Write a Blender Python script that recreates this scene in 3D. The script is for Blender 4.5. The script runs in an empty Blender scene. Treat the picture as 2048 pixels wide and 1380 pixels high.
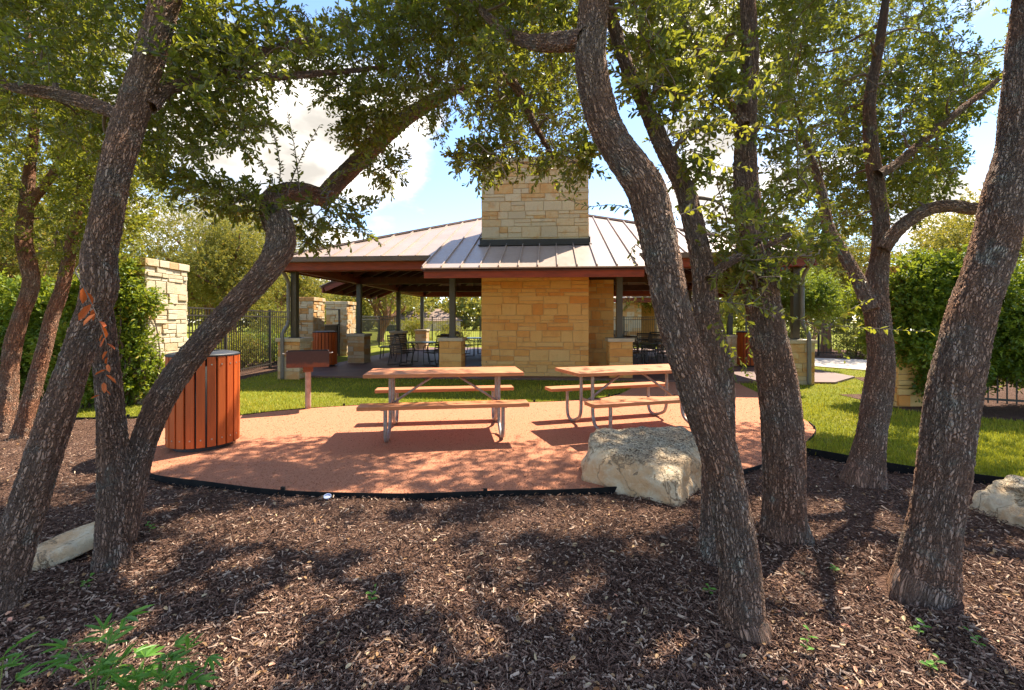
import bpy, math, random
import numpy as np
from mathutils import Vector, Matrix, Euler
R = np.random.default_rng(7)
random.seed(7)
C = bpy.context.scene.collection
rad = math.radians
F, HZ, CAMZ = 910.2, 642.0, 1.5          # focal length in photo pixels, horizon row, eye height

def W(px, py, Y):
    return np.array([(px - 1024) / F * Y, Y, CAMZ - (py - HZ) / F * Y])

def G(px, py):
    Y = CAMZ * F / (py - HZ)
    return np.array([(px - 1024) / F * Y, Y, 0.0])

def nrm(a):
    return a / np.maximum(np.linalg.norm(a, axis=-1, keepdims=True), 1e-9)

def inpoly(x, y, poly):
    p = np.asarray(poly, float)
    x = np.asarray(x); y = np.asarray(y)
    c = np.zeros(x.shape, bool)
    j = len(p) - 1
    for i in range(len(p)):
        xi, yi = p[i, 0], p[i, 1]; xj, yj = p[j, 0], p[j, 1]
        if yi != yj:
            c ^= ((yi > y) != (yj > y)) & (x < (xj - xi) * (y - yi) / (yj - yi) + xi)
        j = i
    return c

# ------------------------------------------------------------------ mesh buffer
class Buf:
    def __init__(s):
        s.v = []; s.q = []; s.t = []; s.qm = []; s.tm = []; s.a = []; s.k = []; s.n = 0; s.ng = []; s.ngm = []

    def add(s, v, quads=None, tris=None, a=0.5, k=None, m=0):
        v = np.asarray(v, float).reshape(-1, 3)
        if quads is not None and len(quads):
            q = np.asarray(quads, np.int64).reshape(-1, 4) + s.n
            s.q.append(q); s.qm.append(np.full(len(q), m, np.int32))
        if tris is not None and len(tris):
            t = np.asarray(tris, np.int64).reshape(-1, 3) + s.n
            s.t.append(t); s.tm.append(np.full(len(t), m, np.int32))
        s.v.append(v)
        s.a.append(np.broadcast_to(np.asarray(a, float), (len(v),)) if np.ndim(a) < 2 else a)
        s.k.append(v.copy() if k is None else np.asarray(k, float).reshape(-1, 3))
        s.n += len(v)

    def box(s, c, size, M=None, a=0.5, m=0):
        x, y, z = np.asarray(size) / 2
        v = np.array([[-x, -y, -z], [x, -y, -z], [x, y, -z], [-x, y, -z], [-x, -y, z], [x, -y, z], [x, y, z], [-x, y, z]])
        if M is not None: v = v @ np.asarray(M).T
        v = v + np.asarray(c)
        s.add(v, [[0, 3, 2, 1], [4, 5, 6, 7], [0, 1, 5, 4], [1, 2, 6, 5], [2, 3, 7, 6], [3, 0, 4, 7]], a=a, m=m)

    def bar(s, p, q, w, h, a=0.5, m=0, up=(0, 0, 1)):
        p = np.asarray(p, float); q = np.asarray(q, float)
        d = q - p; L = np.linalg.norm(d); d = d / L
        u = np.asarray(up, float); sd = np.cross(u, d)
        if np.linalg.norm(sd) < 1e-4: sd = np.cross([1, 0, 0.0], d)
        sd = sd / np.linalg.norm(sd); u = np.cross(d, sd)
        s.box((p + q) / 2, (L, w, h), np.stack([d, sd, u], 1), a=a, m=m)

    def tube(s, pts, r, n=8, a=0.5, m=0, cap=True, bark=False):
        pts = np.asarray(pts, float); N = len(pts)
        r = np.broadcast_to(np.asarray(r, float), (N,))
        T = nrm(np.gradient(pts, axis=0))
        ref = np.array([0, 0, 1.0]) if abs(T[0, 2]) < .9 else np.array([1.0, 0, 0])
        u = np.cross(ref, T[0]); u /= np.linalg.norm(u)
        U = np.zeros_like(pts)
        for i in range(N):
            u = u - T[i] * np.dot(u, T[i]); u /= np.linalg.norm(u); U[i] = u
        V = np.cross(T, U)
        th = np.linspace(0, 2 * np.pi, n, endpoint=False)
        cs, sn = np.cos(th), np.sin(th)
        v = pts[:, None] + r[:, None, None] * (U[:, None] * cs[None, :, None] + V[:, None] * sn[None, :, None])
        sl = np.concatenate([[0], np.cumsum(np.linalg.norm(np.diff(pts, axis=0), axis=1))])
        k = np.stack([np.broadcast_to(cs * r.mean(), (N, n)), np.broadcast_to(sn * r.mean(), (N, n)), np.broadcast_to(sl[:, None], (N, n))], -1)
        i = np.arange(N - 1)[:, None] * n; j = np.arange(n)[None]; j2 = (j + 1) % n
        q = np.stack([i + j, i + j2, i + n + j2, i + n + j], -1).reshape(-1, 4)
        v = v.reshape(-1, 3)
        tr = []
        k = k.reshape(-1, 3)
        if cap:
            v = np.vstack([v, pts[0], pts[-1]]); k = np.vstack([k, k[0], k[-1]])
            c0, c1 = N * n, N * n + 1
            for jj in range(n):
                tr.append([c0, (jj + 1) % n, jj]); tr.append([c1, (N - 1) * n + jj, (N - 1) * n + (jj + 1) % n])
        s.add(v, q, tr if cap else None, a=a, k=k, m=m)

    def lathe(s, prof, n=32, c=(0, 0, 0), a=0.5, m=0):
        prof = np.asarray(prof, float); N = len(prof)
        th = np.linspace(0, 2 * np.pi, n, endpoint=False)
        v = np.stack([prof[:, 0:1] * np.cos(th), prof[:, 0:1] * np.sin(th), np.repeat(prof[:, 1:2], n, 1)], -1).reshape(-1, 3) + np.asarray(c)
        i = np.arange(N - 1)[:, None] * n; j = np.arange(n)[None]; j2 = (j + 1) % n
        q = np.stack([i + j, i + j2, i + n + j2, i + n + j], -1).reshape(-1, 4)
        s.add(v, q, a=a, m=m)

    def prism(s, poly, z0, z1, m=0, a=.5):
        p = np.asarray(poly, float); n = len(p)
        ar = 0.5 * np.sum(p[:, 0] * np.roll(p[:, 1], -1) - np.roll(p[:, 0], -1) * p[:, 1])
        if ar < 0: p = p[::-1]
        v = np.vstack([np.c_[p, np.full(n, z0)], np.c_[p, np.full(n, z1)]])
        q = [[i, (i + 1) % n, n + (i + 1) % n, n + i] for i in range(n)]
        b = s.n
        s.add(v, q, a=a, m=m)
        s.ng.append([b + n + i for i in range(n)]); s.ngm.append(m)
        s.ng.append([b + n - 1 - i for i in range(n)]); s.ngm.append(m)

    def build(s, name, mats, parent=None, smooth=False, bevel=0, attr=True, loc=None, rz=0):
        me = bpy.data.meshes.new(name)
        V = np.vstack(s.v)
        Q = np.vstack(s.q) if s.q else np.zeros((0, 4), np.int64)
        T = np.vstack(s.t) if s.t else np.zeros((0, 3), np.int64)
        ngl = sum(len(g) for g in s.ng)
        me.vertices.add(len(V)); me.vertices.foreach_set('co', V.astype(np.float32).ravel())
        nl = Q.size + T.size + ngl
        me.loops.add(nl)
        li = np.concatenate([Q.ravel(), T.ravel()] + [np.array(g) for g in s.ng]).astype(np.int32)
        me.loops.foreach_set('vertex_index', li)
        sizes = np.concatenate([np.full(len(Q), 4), np.full(len(T), 3), np.array([len(g) for g in s.ng], int)]).astype(np.int32)
        me.polygons.add(len(sizes))
        st = np.concatenate([[0], np.cumsum(sizes)[:-1]]).astype(np.int32)
        me.polygons.foreach_set('loop_start', st)
        try: me.polygons.foreach_set('loop_total', sizes)
        except Exception: pass
        mi = np.concatenate(s.qm + s.tm + [np.array(s.ngm, np.int32)]).astype(np.int32)
        mats = mats if isinstance(mats, (list, tuple)) else [mats]
        for mm in mats: me.materials.append(mm)
        if len(mats) > 1: me.polygons.foreach_set('material_index', mi)
        me.polygons.foreach_set('use_smooth', np.full(len(sizes), bool(smooth)))
        if attr:
            at = me.attributes.new('v', 'FLOAT', 'POINT'); at.data.foreach_set('value', np.concatenate(s.a).astype(np.float32))
            at = me.attributes.new('bk', 'FLOAT_VECTOR', 'POINT'); at.data.foreach_set('vector', np.vstack(s.k).astype(np.float32).ravel())
        me.update(calc_edges=True); me.validate()
        o = bpy.data.objects.new(name, me); C.objects.link(o)
        if parent is not None: o.parent = parent
        if loc is not None: o.location = loc
        o.rotation_euler = (0, 0, rz)
        if bevel:
            b = o.modifiers.new('bevel', 'BEVEL'); b.width = bevel; b.segments = 2; b.limit_method = 'ANGLE'; b.angle_limit = rad(40)
        return o

def tag(o, label=None, cat=None, group=None, kind=None):
    if label: o['label'] = label
    if cat: o['category'] = cat
    if group: o['group'] = group
    if kind: o['kind'] = kind
    return o

def empty(name, loc=(0, 0, 0), rz=0, label=None, cat=None, group=None):
    o = bpy.data.objects.new(name, None); C.objects.link(o)
    o.location = [float(x) for x in loc]; o.rotation_euler = (0, 0, rz); o.empty_display_size = .2
    return tag(o, label, cat, group)

def copy_tree(o, parent=None):
    c = o.copy(); C.objects.link(c)
    if parent is not None: c.parent = parent
    for ch in list(o.children): copy_tree(ch, c)
    return c

def catmull(P, n=12):
    P = np.asarray(P, float)
    E = np.vstack([2 * P[0] - P[1], P, 2 * P[-1] - P[-2]])
    out = []
    for i in range(1, len(E) - 2):
        p0, p1, p2, p3 = E[i - 1], E[i], E[i + 1], E[i + 2]
        t = np.linspace(0, 1, n, endpoint=False)[:, None]
        out.append(.5 * (2 * p1 + (p2 - p0) * t + (2 * p0 - 5 * p1 + 4 * p2 - p3) * t ** 2 + (3 * p1 - p0 - 3 * p2 + p3) * t ** 3))
    out.append(P[-1:])
    return np.vstack(out)

def resample(P, ds):
    sl = np.concatenate([[0], np.cumsum(np.linalg.norm(np.diff(P[:, :3], axis=0), axis=1))])
    n = max(3, int(sl[-1] / ds) + 1)
    t = np.linspace(0, sl[-1], n)
    return np.stack([np.interp(t, sl, P[:, i]) for i in range(P.shape[1])], 1)

# ------------------------------------------------------------------ materials
class N:
    """tiny node helper"""
    def __init__(s, name):
        s.m = bpy.data.materials.new(name); s.m.use_nodes = True
        s.t = s.m.node_tree; s.t.nodes.clear()
        s.out = s.n('ShaderNodeOutputMaterial')
    def n(s, typ, **kw):
        x = s.t.nodes.new(typ)
        for k, v in kw.items():
            if k.startswith('i_'):
                key = k[2:]
                key = int(key) if key.isdigit() else key.replace('_', ' ')
                s.set(x.inputs[key], v)
            else: setattr(x, k, v)
        return x
    def set(s, inp, v):
        if isinstance(v, bpy.types.NodeSocket): s.t.links.new(v, inp)
        elif isinstance(v, (tuple, list)) and len(v) == 3 and inp.type == 'RGBA': inp.default_value = (*v, 1)
        else: inp.default_value = v
    def mix(s, f, a, b, mode='MIX'):
        x = s.t.nodes.new('ShaderNodeMix'); x.data_type = 'RGBA'; x.blend_type = mode
        s.set(x.inputs[0], f); s.set(x.inputs[6], a); s.set(x.inputs[7], b)
        return x.outputs[2]
    def math(s, op, a, b=0.0, c=0.0):
        x = s.t.nodes.new('ShaderNodeMath'); x.operation = op
        s.set(x.inputs[0], a); s.set(x.inputs[1], b); s.set(x.inputs[2], c)
        return x.outputs[0]
    def ramp(s, f, stops):
        x = s.t.nodes.new('ShaderNodeValToRGB'); e = x.color_ramp.elements
        while len(e) < len(stops): e.new(.5)
        for el, (p, c) in zip(e, stops):
            el.position = p; el.color = (*c, 1) if not np.isscalar(c) else (c, c, c, 1)
        s.set(x.inputs[0], f); return x.outputs[0]
    def mr(s, v, a, b, c=0., d=1., smooth=True):
        x = s.t.nodes.new('ShaderNodeMapRange')
        if smooth: x.interpolation_type = 'SMOOTHSTEP'
        for i, q in enumerate((v, a, b, c, d)): s.set(x.inputs[i], q)
        return x.outputs[0]
    def coord(s, kind='Object', scale=(1, 1, 1)):
        tc = s.t.nodes.new('ShaderNodeTexCoord')
        mp = s.t.nodes.new('ShaderNodeMapping'); mp.inputs['Scale'].default_value = scale
        s.t.links.new(tc.outputs[kind], mp.inputs[0]); return mp.outputs[0]
    def pos(s):
        return s.t.nodes.new('ShaderNodeNewGeometry').outputs['Position']
    def attr(s, name, vec=False):
        x = s.t.nodes.new('ShaderNodeAttribute'); x.attribute_name = name
        return x.outputs['Vector' if vec else 'Fac']
    def noise(s, vec, scale, detail=4, rough=.55, dist=0.):
        x = s.n('ShaderNodeTexNoise', i_Scale=scale, i_Detail=detail, i_Roughness=rough, i_Distortion=dist)
        s.t.links.new(vec, x.inputs['Vector']); return x.outputs[0]
    def bump(s, h, strength=.5, dist=.01, nrmal=None):
        x = s.n('ShaderNodeBump', i_Strength=strength, i_Distance=dist); s.set(x.inputs['Height'], h)
        if nrmal is not None: s.set(x.inputs['Normal'], nrmal)
        return x.outputs[0]
    def bsdf(s, color, rough=.6, normal=None, metal=0., spec=.5):
        x = s.n('ShaderNodeBsdfPrincipled')
        s.set(x.inputs['Base Color'], color); s.set(x.inputs['Roughness'], rough); x.inputs['Metallic'].default_value = metal
        x.inputs['Specular IOR Level'].default_value = spec
        if normal is not None: s.set(x.inputs['Normal'], normal)
        return x.outputs[0]
    def done(s, sh):
        s.t.links.new(sh, s.out.inputs[0]); return s.m

def simple(name, c1, c2=None, rough=.6, sc=8., bump=.2, bd=.004, metal=0., spec=.5, stretch=(1, 1, 1), bsc=60):
    k = N(name); v = k.coord('Object', stretch)
    c2 = c2 or tuple(x * .7 for x in c1)
    n1 = k.noise(v, sc, 5)
    col = k.mix(k.mr(n1, .3, .7), c1, c2)
    nm = k.bump(k.noise(v, bsc, 4), bump, bd) if bump else None
    return k.done(k.bsdf(col, rough, nm, metal, spec))

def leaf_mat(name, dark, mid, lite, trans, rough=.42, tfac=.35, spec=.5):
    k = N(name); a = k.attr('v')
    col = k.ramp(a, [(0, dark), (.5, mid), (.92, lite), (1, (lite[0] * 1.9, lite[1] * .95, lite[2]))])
    b = k.bsdf(col, rough, None, 0, spec)
    t = k.n('ShaderNodeBsdfTranslucent'); k.set(t.inputs[0], k.mix(k.math('MULTIPLY', a, .6), trans, (trans[0] * 1.5, trans[1] * 1.1, trans[2])))
    mx = k.n('ShaderNodeMixShader'); mx.inputs[0].default_value = tfac
    k.t.links.new(b, mx.inputs[1]); k.t.links.new(t.outputs[0], mx.inputs[2])
    return k.done(mx.outputs[0])

def bark_mat(name, crack, plate, lite, scale=24., lichen=.25, depth=.010):
    k = N(name); bk = k.attr('bk', True)
    def mapped(sc):
        mp = k.n('ShaderNodeMapping'); mp.inputs['Scale'].default_value = sc; k.t.links.new(bk, mp.inputs[0]); return mp.outputs[0]
    v0 = mapped((1, 1, .34))
    nz = k.n('ShaderNodeTexNoise', i_Scale=13., i_Detail=4.); k.t.links.new(v0, nz.inputs['Vector'])
    va = k.n('ShaderNodeVectorMath', operation='MULTIPLY_ADD'); k.t.links.new(nz.outputs[1], va.inputs[0])
    va.inputs[1].default_value = (.05, .05, .06); k.t.links.new(v0, va.inputs[2])
    vw = va.outputs[0]
    vo = k.n('ShaderNodeTexVoronoi', feature='DISTANCE_TO_EDGE', i_Scale=scale); k.t.links.new(vw, vo.inputs['Vector'])
    vc = k.n('ShaderNodeTexVoronoi', feature='F1', i_Scale=scale); k.t.links.new(vw, vc.inputs['Vector'])
    e2 = k.mr(vo.outputs['Distance'], -.05, .20)
    rn = k.noise(mapped((1, 1, .14)), scale * .55, 6, .62, .5)
    e1 = k.mr(k.math('ABSOLUTE', k.math('SUBTRACT', rn, .5)), -.015, .07)
    e = k.math('MULTIPLY', k.math('ADD', k.math('MULTIPLY', e1, .7), .3), k.math('ADD', k.math('MULTIPLY', e2, .7), .3))
    fine = k.noise(mapped((1, 1, .5)), 110., 6, .68)
    big = k.noise(bk, 4., 4, .6)
    cell = k.n('ShaderNodeSeparateColor'); k.t.links.new(vc.outputs['Color'], cell.inputs[0])
    pc = k.mix(k.mr(cell.outputs[0], .1, 1.), plate, lite)
    pc = k.mix(k.mr(fine, .35, .7), tuple(x * .62 for x in plate), pc)
    pc = k.mix(k.mr(big, .35, .7), tuple(x * q for x, q in zip(plate, (.95, .72, .60))), pc)
    pc = k.mix(k.math('MULTIPLY', k.mr(k.noise(bk, 8., 5, .65), .57, .70), lichen), pc, (.40, .41, .33))
    col = k.mix(k.mr(e, .08, .58), crack, pc)
    h = k.math('ADD', k.math('MULTIPLY', e, 1.2), k.math('ADD', k.math('MULTIPLY', fine, .4), k.math('ADD', k.math('MULTIPLY', cell.outputs[1], .3), k.math('MULTIPLY', rn, .8))))
    nm = k.bump(h, .75, .012)
    k.t.links.new(k.bsdf(col, .85, nm, 0, .25), k.out.inputs[0])
    d = k.n('ShaderNodeDisplacement', i_Midlevel=1.35, i_Scale=depth); k.set(d.inputs['Height'], h)
    k.t.links.new(d.outputs[0], k.out.inputs['Displacement'])
    k.m.displacement_method = 'BOTH'
    return k.m

def stone_mat(name, cols, stain=.5, dark=.35):
    k = N(name); v = k.coord('Object'); a = k.attr('v')
    base = k.ramp(a, cols)
    n1 = k.noise(v, 4.5, 6, .65); n2 = k.noise(v, 22., 5, .6); n3 = k.noise(v, 2.1, 5, .7)
    ad = k.math('ADD', n1, k.math('MULTIPLY', a, .22))
    col = k.mix(k.math('MULTIPLY', k.mr(ad, .60, .74), stain), base, (.60, .27, .075))
    col = k.mix(k.math('MULTIPLY', k.mr(n2, .45, .75), .35), col, tuple(x * .75 for x in cols[0][1]))
    col = k.mix(k.math('MULTIPLY', k.mr(n3, .60, .72), dark), col, (.19, .16, .12))
    # mortar is tagged v < 0
    mort = k.math('LESS_THAN', a, -.01)
    col = k.mix(mort, col, (.62, .45, .26))
    nm = k.bump(k.math('ADD', k.noise(v, 34., 6, .7), k.math('MULTIPLY', k.noise(v, 9., 3), 1.2)), .55, .012)
    return k.done(k.bsdf(col, .88, nm, 0, .25))

M = {}
M['bark_oak'] = bark_mat('oak bark', (.14, .085, .06), (.43, .31, .235), (.52, .395, .31), 80., .5, .008)
M['bark_red'] = bark_mat('brown oak bark', (.14, .075, .048), (.43, .26, .175), (.56, .38, .27), 66., .25, .008)
M['bark_tan'] = simple('smooth tan bark', (.42, .27, .15), (.30, .18, .10), .7, 12, .15)
M['twig'] = simple('twig bark', (.16, .11, .08), (.09, .06, .045), .85, 30, .3)
M['leaf'] = leaf_mat('oak leaf', (.026, .036, .007), (.078, .097, .016), (.205, .22, .037), (.36, .40, .033), .40, .42)
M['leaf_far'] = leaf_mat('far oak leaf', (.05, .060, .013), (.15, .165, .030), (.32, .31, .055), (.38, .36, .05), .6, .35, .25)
M['leaf_hedge'] = leaf_mat('hedge leaf', (.032, .058, .008), (.10, .17, .015), (.27, .34, .03), (.34, .42, .03), .5, .34)
M['leaf_shrub'] = leaf_mat('shrub leaf', (.06, .085, .015), (.19, .21, .03), (.40, .33, .05), (.36, .36, .04), .6, .35, .3)
M['leaf_weed'] = leaf_mat('weed leaf', (.05, .14, .015), (.11, .26, .03), (.20, .36, .05), (.18, .42, .04), .5, .3, .4)
M['leaf_dry'] = leaf_mat('dry orange leaf', (.30, .06, .02), (.46, .11, .03), (.58, .21, .075), (.6, .15, .03), .7, .25, .2)
M['litter'] = leaf_mat('fallen leaf', (.20, .09, .035), (.42, .25, .12), (.60, .46, .27), (.4, .25, .1), .8, .08, .2)
CREAM = [(0, (.58, .46, .30)), (.3, (.70, .56, .36)), (.58, (.66, .49, .28)), (.8, (.68, .43, .19)), (1, (.62, .29, .085))]
WARM_BOUNCE = [(0, (.76, .48, .19)), (.35, (.78, .45, .15)), (.7, (.77, .39, .11)), (.9, (.75, .32, .075)), (1, (.70, .25, .05))]  # limestone with the orange bounce off the red ground painted into its colour
PALE = [(0, (.60, .50, .34)), (.4, (.72, .63, .46)), (.75, (.66, .53, .35)), (1, (.62, .42, .22))]
M['stone'] = stone_mat('limestone', CREAM)
M['stone_bounce'] = stone_mat('limestone with bounce light in colour', WARM_BOUNCE, .5, .08)
M['stone_pale'] = stone_mat('pale limestone', PALE, .25, .2)
M['cap'] = simple('cast stone cap', (.58, .48, .33), (.50, .41, .28), .8, 6, .25)
def roof_mat():
    k = N('bronze standing seam metal'); v = k.coord('Object')
    n1 = k.noise(v, 1.3, 4); n2 = k.noise(v, 14., 3)
    col = k.mix(k.mr(n1, .3, .7), (.37, .265, .205), (.42, .31, .245))
    nm = k.bump(k.math('ADD', n1, k.math('MULTIPLY', n2, .08)), .12, .02)
    return k.done(k.bsdf(col, k.mr(n2, .3, .7, .36, .48), nm, .0, .5))
M['roof'] = roof_mat()
M['roof_dark'] = simple('dark bronze flashing', (.035, .03, .028), (.05, .042, .038), .5, 5, .05)
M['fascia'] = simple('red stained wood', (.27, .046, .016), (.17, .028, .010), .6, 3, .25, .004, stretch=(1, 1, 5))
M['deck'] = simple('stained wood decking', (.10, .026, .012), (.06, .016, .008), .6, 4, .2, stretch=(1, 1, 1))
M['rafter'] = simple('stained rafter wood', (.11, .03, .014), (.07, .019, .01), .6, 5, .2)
M['column'] = simple('olive brown painted steel', (.075, .062, .042), (.06, .05, .034), .45, 3, .05)
M['gutter'] = simple('brown gutter metal', (.15, .105, .08), (.125, .09, .07), .45, 3, .05)
M['downpipe'] = simple('grey downspout metal', (.20, .185, .165), (.15, .14, .125), .45, 4, .05)
M['fence'] = simple('brown painted fence steel', (.035, .028, .022), (.05, .04, .03), .5, 9, .05)
M['steel'] = simple('galvanised steel tube', (.36, .33, .30), (.26, .22, .19), .5, 22, .15, .002, .45)
M['frame_dark'] = simple('dark bronze furniture metal', (.03, .024, .02), (.045, .035, .03), .4, 12, .05, .002)
M['strap'] = simple('brown vinyl strap', (.16, .10, .065), (.12, .075, .05), .5, 12, .05, .002)
M['table_top_dark'] = simple('dark stone table top', (.10, .075, .06), (.07, .05, .04), .3, 22, .03, .001)
M['edging'] = simple('black edging steel', (.010, .010, .010), (.02, .018, .016), .85, 12, .1, .002, spec=.15)
M['black'] = simple('black plastic', (.016, .017, .018), (.028, .028, .03), .5, 12, .1, .002)
M['bolt'] = simple('zinc bolt', (.5, .46, .4), (.4, .36, .3), .35, 10, 0, metal=.7)
M['white'] = simple('white plastic', (.7, .72, .78), (.4, .45, .65), .4, 40, 0)

def lumber(name, c1, c2, rough):
    k = N(name); v = k.coord('Object', (1.2, 14, 14)); a = k.attr('v')
    n1 = k.noise(v, 3., 6, .65); n2 = k.noise(k.coord('Object'), 5., 4)
    col = k.mix(k.mr(n1, .3, .72), c1, c2)
    col = k.mix(k.math('MULTIPLY', k.mr(n2, .5, .75), .35), col, tuple(min(1, x * 1.5) for x in c1))
    col = k.mix(k.math('MULTIPLY', a, .35), col, c2)
    return k.done(k.bsdf(col, rough, k.bump(n1, .3, .003), 0, .35))
M['plank'] = lumber('red brown recycled lumber', (.56, .22, .088), (.42, .145, .052), .6)

def slat_mat():
    k = N('cedar recycled slat'); v = k.coord('Object', (14, 14, .9)); a = k.attr('v')
    n1 = k.noise(v, 3., 6, .65)
    col = k.mix(k.mr(n1, .3, .72), (.52, .098, .014), (.38, .062, .010))
    col = k.mix(k.math('MULTIPLY', a, .4), col, (.56, .13, .022))
    return k.done(k.bsdf(col, .5, k.bump(n1, .25, .003), 0, .4))
M['slat'] = slat_mat()

def rust_mat():
    k = N('rusty grill steel'); v = k.coord('Object')
    n1 = k.noise(v, 7., 7, .7); n2 = k.noise(v, 40., 4)
    z = k.n('ShaderNodeSeparateXYZ'); k.t.links.new(v, z.inputs[0])
    f = k.math('ADD', k.mr(z.outputs[2], .74, .84, .4, 0.), n1)
    col = k.mix(k.mr(f, .62, .95), (.055, .034, .028), (.17, .06, .028))
    col = k.mix(k.math('MULTIPLY', k.mr(n2, .5, .8), .5), col, (.10, .06, .045))
    return k.done(k.bsdf(col, .7, k.bump(n2, .25, .003), .2, .4))
M['rust'] = rust_mat()
M['post_paint'] = simple('weathered grill post', (.47, .33, .25), (.34, .21, .15), .7, 9, .2, .002)

def mulch_mat():
    k = N('shredded bark mulch'); p = k.pos()
    n1 = k.noise(p, 60., 6, .7); n2 = k.noise(p, 2.2, 4); n3 = k.noise(p, 17., 5, .7)
    vo = k.n('ShaderNodeTexVoronoi', feature='F1', i_Scale=55., i_Randomness=1.); k.t.links.new(p, vo.inputs['Vector'])
    col = k.ramp(n1, [(.28, (.024, .013, .009)), (.5, (.15, .08, .052)), (.68, (.34, .20, .13)), (.8, (.52, .36, .24))])
    col = k.mix(k.mr(n3, .35, .7, 0, .6), col, (.055, .028, .02))
    col = k.mix(k.mr(n2, .4, .7, 0, .45), col, (.20, .115, .085))
    h = k.math('ADD', n1, k.math('ADD', k.math('MULTIPLY', n3, 1.5), vo.outputs['Distance']))
    return k.done(k.bsdf(col, .95, k.bump(h, .9, .03), 0, .1))
M['mulch'] = mulch_mat()

def dg_mat():
    k = N('red decomposed granite'); p = k.pos()
    n1 = k.noise(p, 160., 5, .75); n2 = k.noise(p, 1.1, 5, .6); n3 = k.noise(p, 24., 5, .7)
    col = k.mix(k.mr(n1, .3, .7), (.36, .115, .060), (.66, .31, .175))
    col = k.mix(k.mr(n2, .35, .7, 0, .55), col, (.52, .215, .12))
    col = k.mix(k.mr(n3, .55, .75, 0, .5), col, (.22, .085, .045))
    return k.done(k.bsdf(col, .95, k.bump(k.math('ADD', n1, n3), .6, .012), 0, .1))
M['gravel'] = dg_mat()

def lawn_mat():
    k = N('lawn turf'); p = k.pos()
    n1 = k.noise(p, 70., 5, .75); n2 = k.noise(p, .8, 5, .6); n3 = k.noise(p, 9., 5, .7)
    col = k.mix(k.mr(n1, .3, .7), (.09, .11, .012), (.27, .28, .03))
    col = k.mix(k.mr(n2, .45, .7, 0, .55), col, (.28, .22, .05))
    col = k.mix(k.mr(n3, .55, .8, 0, .5), col, (.20, .15, .045))
    return k.done(k.bsdf(col, .95, k.bump(k.math('ADD', n1, n3), .9, .03), 0, .1))
M['lawn'] = lawn_mat()
M['blade'] = leaf_mat('grass blade', (.13, .155, .012), (.27, .29, .02), (.50, .45, .055), (.42, .43, .03), .6, .3, .2)
M['chip'] = leaf_mat('bark chip', (.036, .018, .012), (.215, .118, .078), (.56, .40, .28), (.1, .06, .04), .9, .0, .15)
M['pebble'] = leaf_mat('granite grit', (.27, .09, .045), (.46, .18, .09), (.60, .30, .17), (.3, .2, .1), .9, .0, .2)

def conc_mat(name, c1, c2, rough):
    k = N(name); p = k.pos()
    n1 = k.noise(p, 1.4, 5, .65); n2 = k.noise(p, 55., 4)
    col = k.mix(k.mr(n1, .3, .7), c1, c2)
    col = k.mix(k.mr(n2, .45, .8, 0, .25), col, tuple(x * .6 for x in c1))
    return k.done(k.bsdf(col, rough, k.bump(n2, .15, .003), 0, .4))
M['slab'] = conc_mat('stained concrete slab', (.19, .10, .075), (.14, .075, .058), .6)
M['conc'] = conc_mat('plain concrete', (.55, .46, .38), (.46, .38, .31), .85)

def boulder_mat():
    k = N('pitted limestone boulder'); v = k.coord('Object'); a = k.attr('v')
    n1 = k.noise(v, 3.4, 6, .65); n2 = k.noise(v, 30., 5, .7)
    wv = k.n('ShaderNodeTexNoise', i_Scale=14., i_Detail=3.); k.t.links.new(v, wv.inputs['Vector'])
    vm = k.n('ShaderNodeVectorMath', operation='MULTIPLY_ADD'); k.t.links.new(wv.outputs[1], vm.inputs[0]); vm.inputs[1].default_value = (.06, .06, .06); k.t.links.new(v, vm.inputs[2])
    vo = k.n('ShaderNodeTexVoronoi', feature='F1', i_Scale=46.); k.t.links.new(vm.outputs[0], vo.inputs['Vector'])
    vo2 = k.n('ShaderNodeTexVoronoi', feature='F1', i_Scale=95.); k.t.links.new(vm.outputs[0], vo2.inputs['Vector'])
    msk = k.mr(k.math('ADD', a, k.math('MULTIPLY', n1, .7)), .62, 1.0)
    pit = k.math('MULTIPLY', k.math('MAXIMUM', k.mr(vo.outputs['Distance'], .50, .22), k.math('MULTIPLY', k.mr(vo2.outputs['Distance'], .5, .25), .7)), msk)
    pit = k.math('MULTIPLY', pit, k.mr(n2, .32, .6))
    col = k.mix(k.mr(n1, .4, .62), (.76, .60, .39), (.70, .43, .22))
    col = k.mix(k.mr(n2, .5, .75, 0, .45), col, (.82, .71, .52))
    col = k.mix(k.mr(k.noise(v, 1.9, 5, .7), .52, .68, 0, .6), col, (.50, .27, .12))
    col = k.mix(k.math('MULTIPLY', msk, .45), col, (.56, .47, .33))
    crk = k.mr(k.math('ABSOLUTE', k.math('SUBTRACT', k.noise(v, 3.1, 6, .6, .6), .5)), .0, .012)
    col = k.mix(crk, (.42, .28, .16), col)
    col = k.mix(pit, col, (.10, .055, .028))
    h = k.math('ADD', k.math('SUBTRACT', k.math('ADD', n2, k.math('MULTIPLY', n1, .8)), k.math('MULTIPLY', pit, 1.5)), k.math('MULTIPLY', crk, .5))
    return k.done(k.bsdf(col, .92, k.bump(h, .9, .028), 0, .2))
M['boulder'] = boulder_mat()
M['house_wall'] = simple('beige house brick', (.62, .48, .36), (.52, .38, .28), .85, 2, .2)
M['house_roof'] = simple('brown shingle roof', (.30, .20, .15), (.22, .15, .11), .9, 3, .3)
M['glass'] = simple('dark window glass', (.03, .035, .04), (.05, .055, .06), .1, 2, 0)
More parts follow.
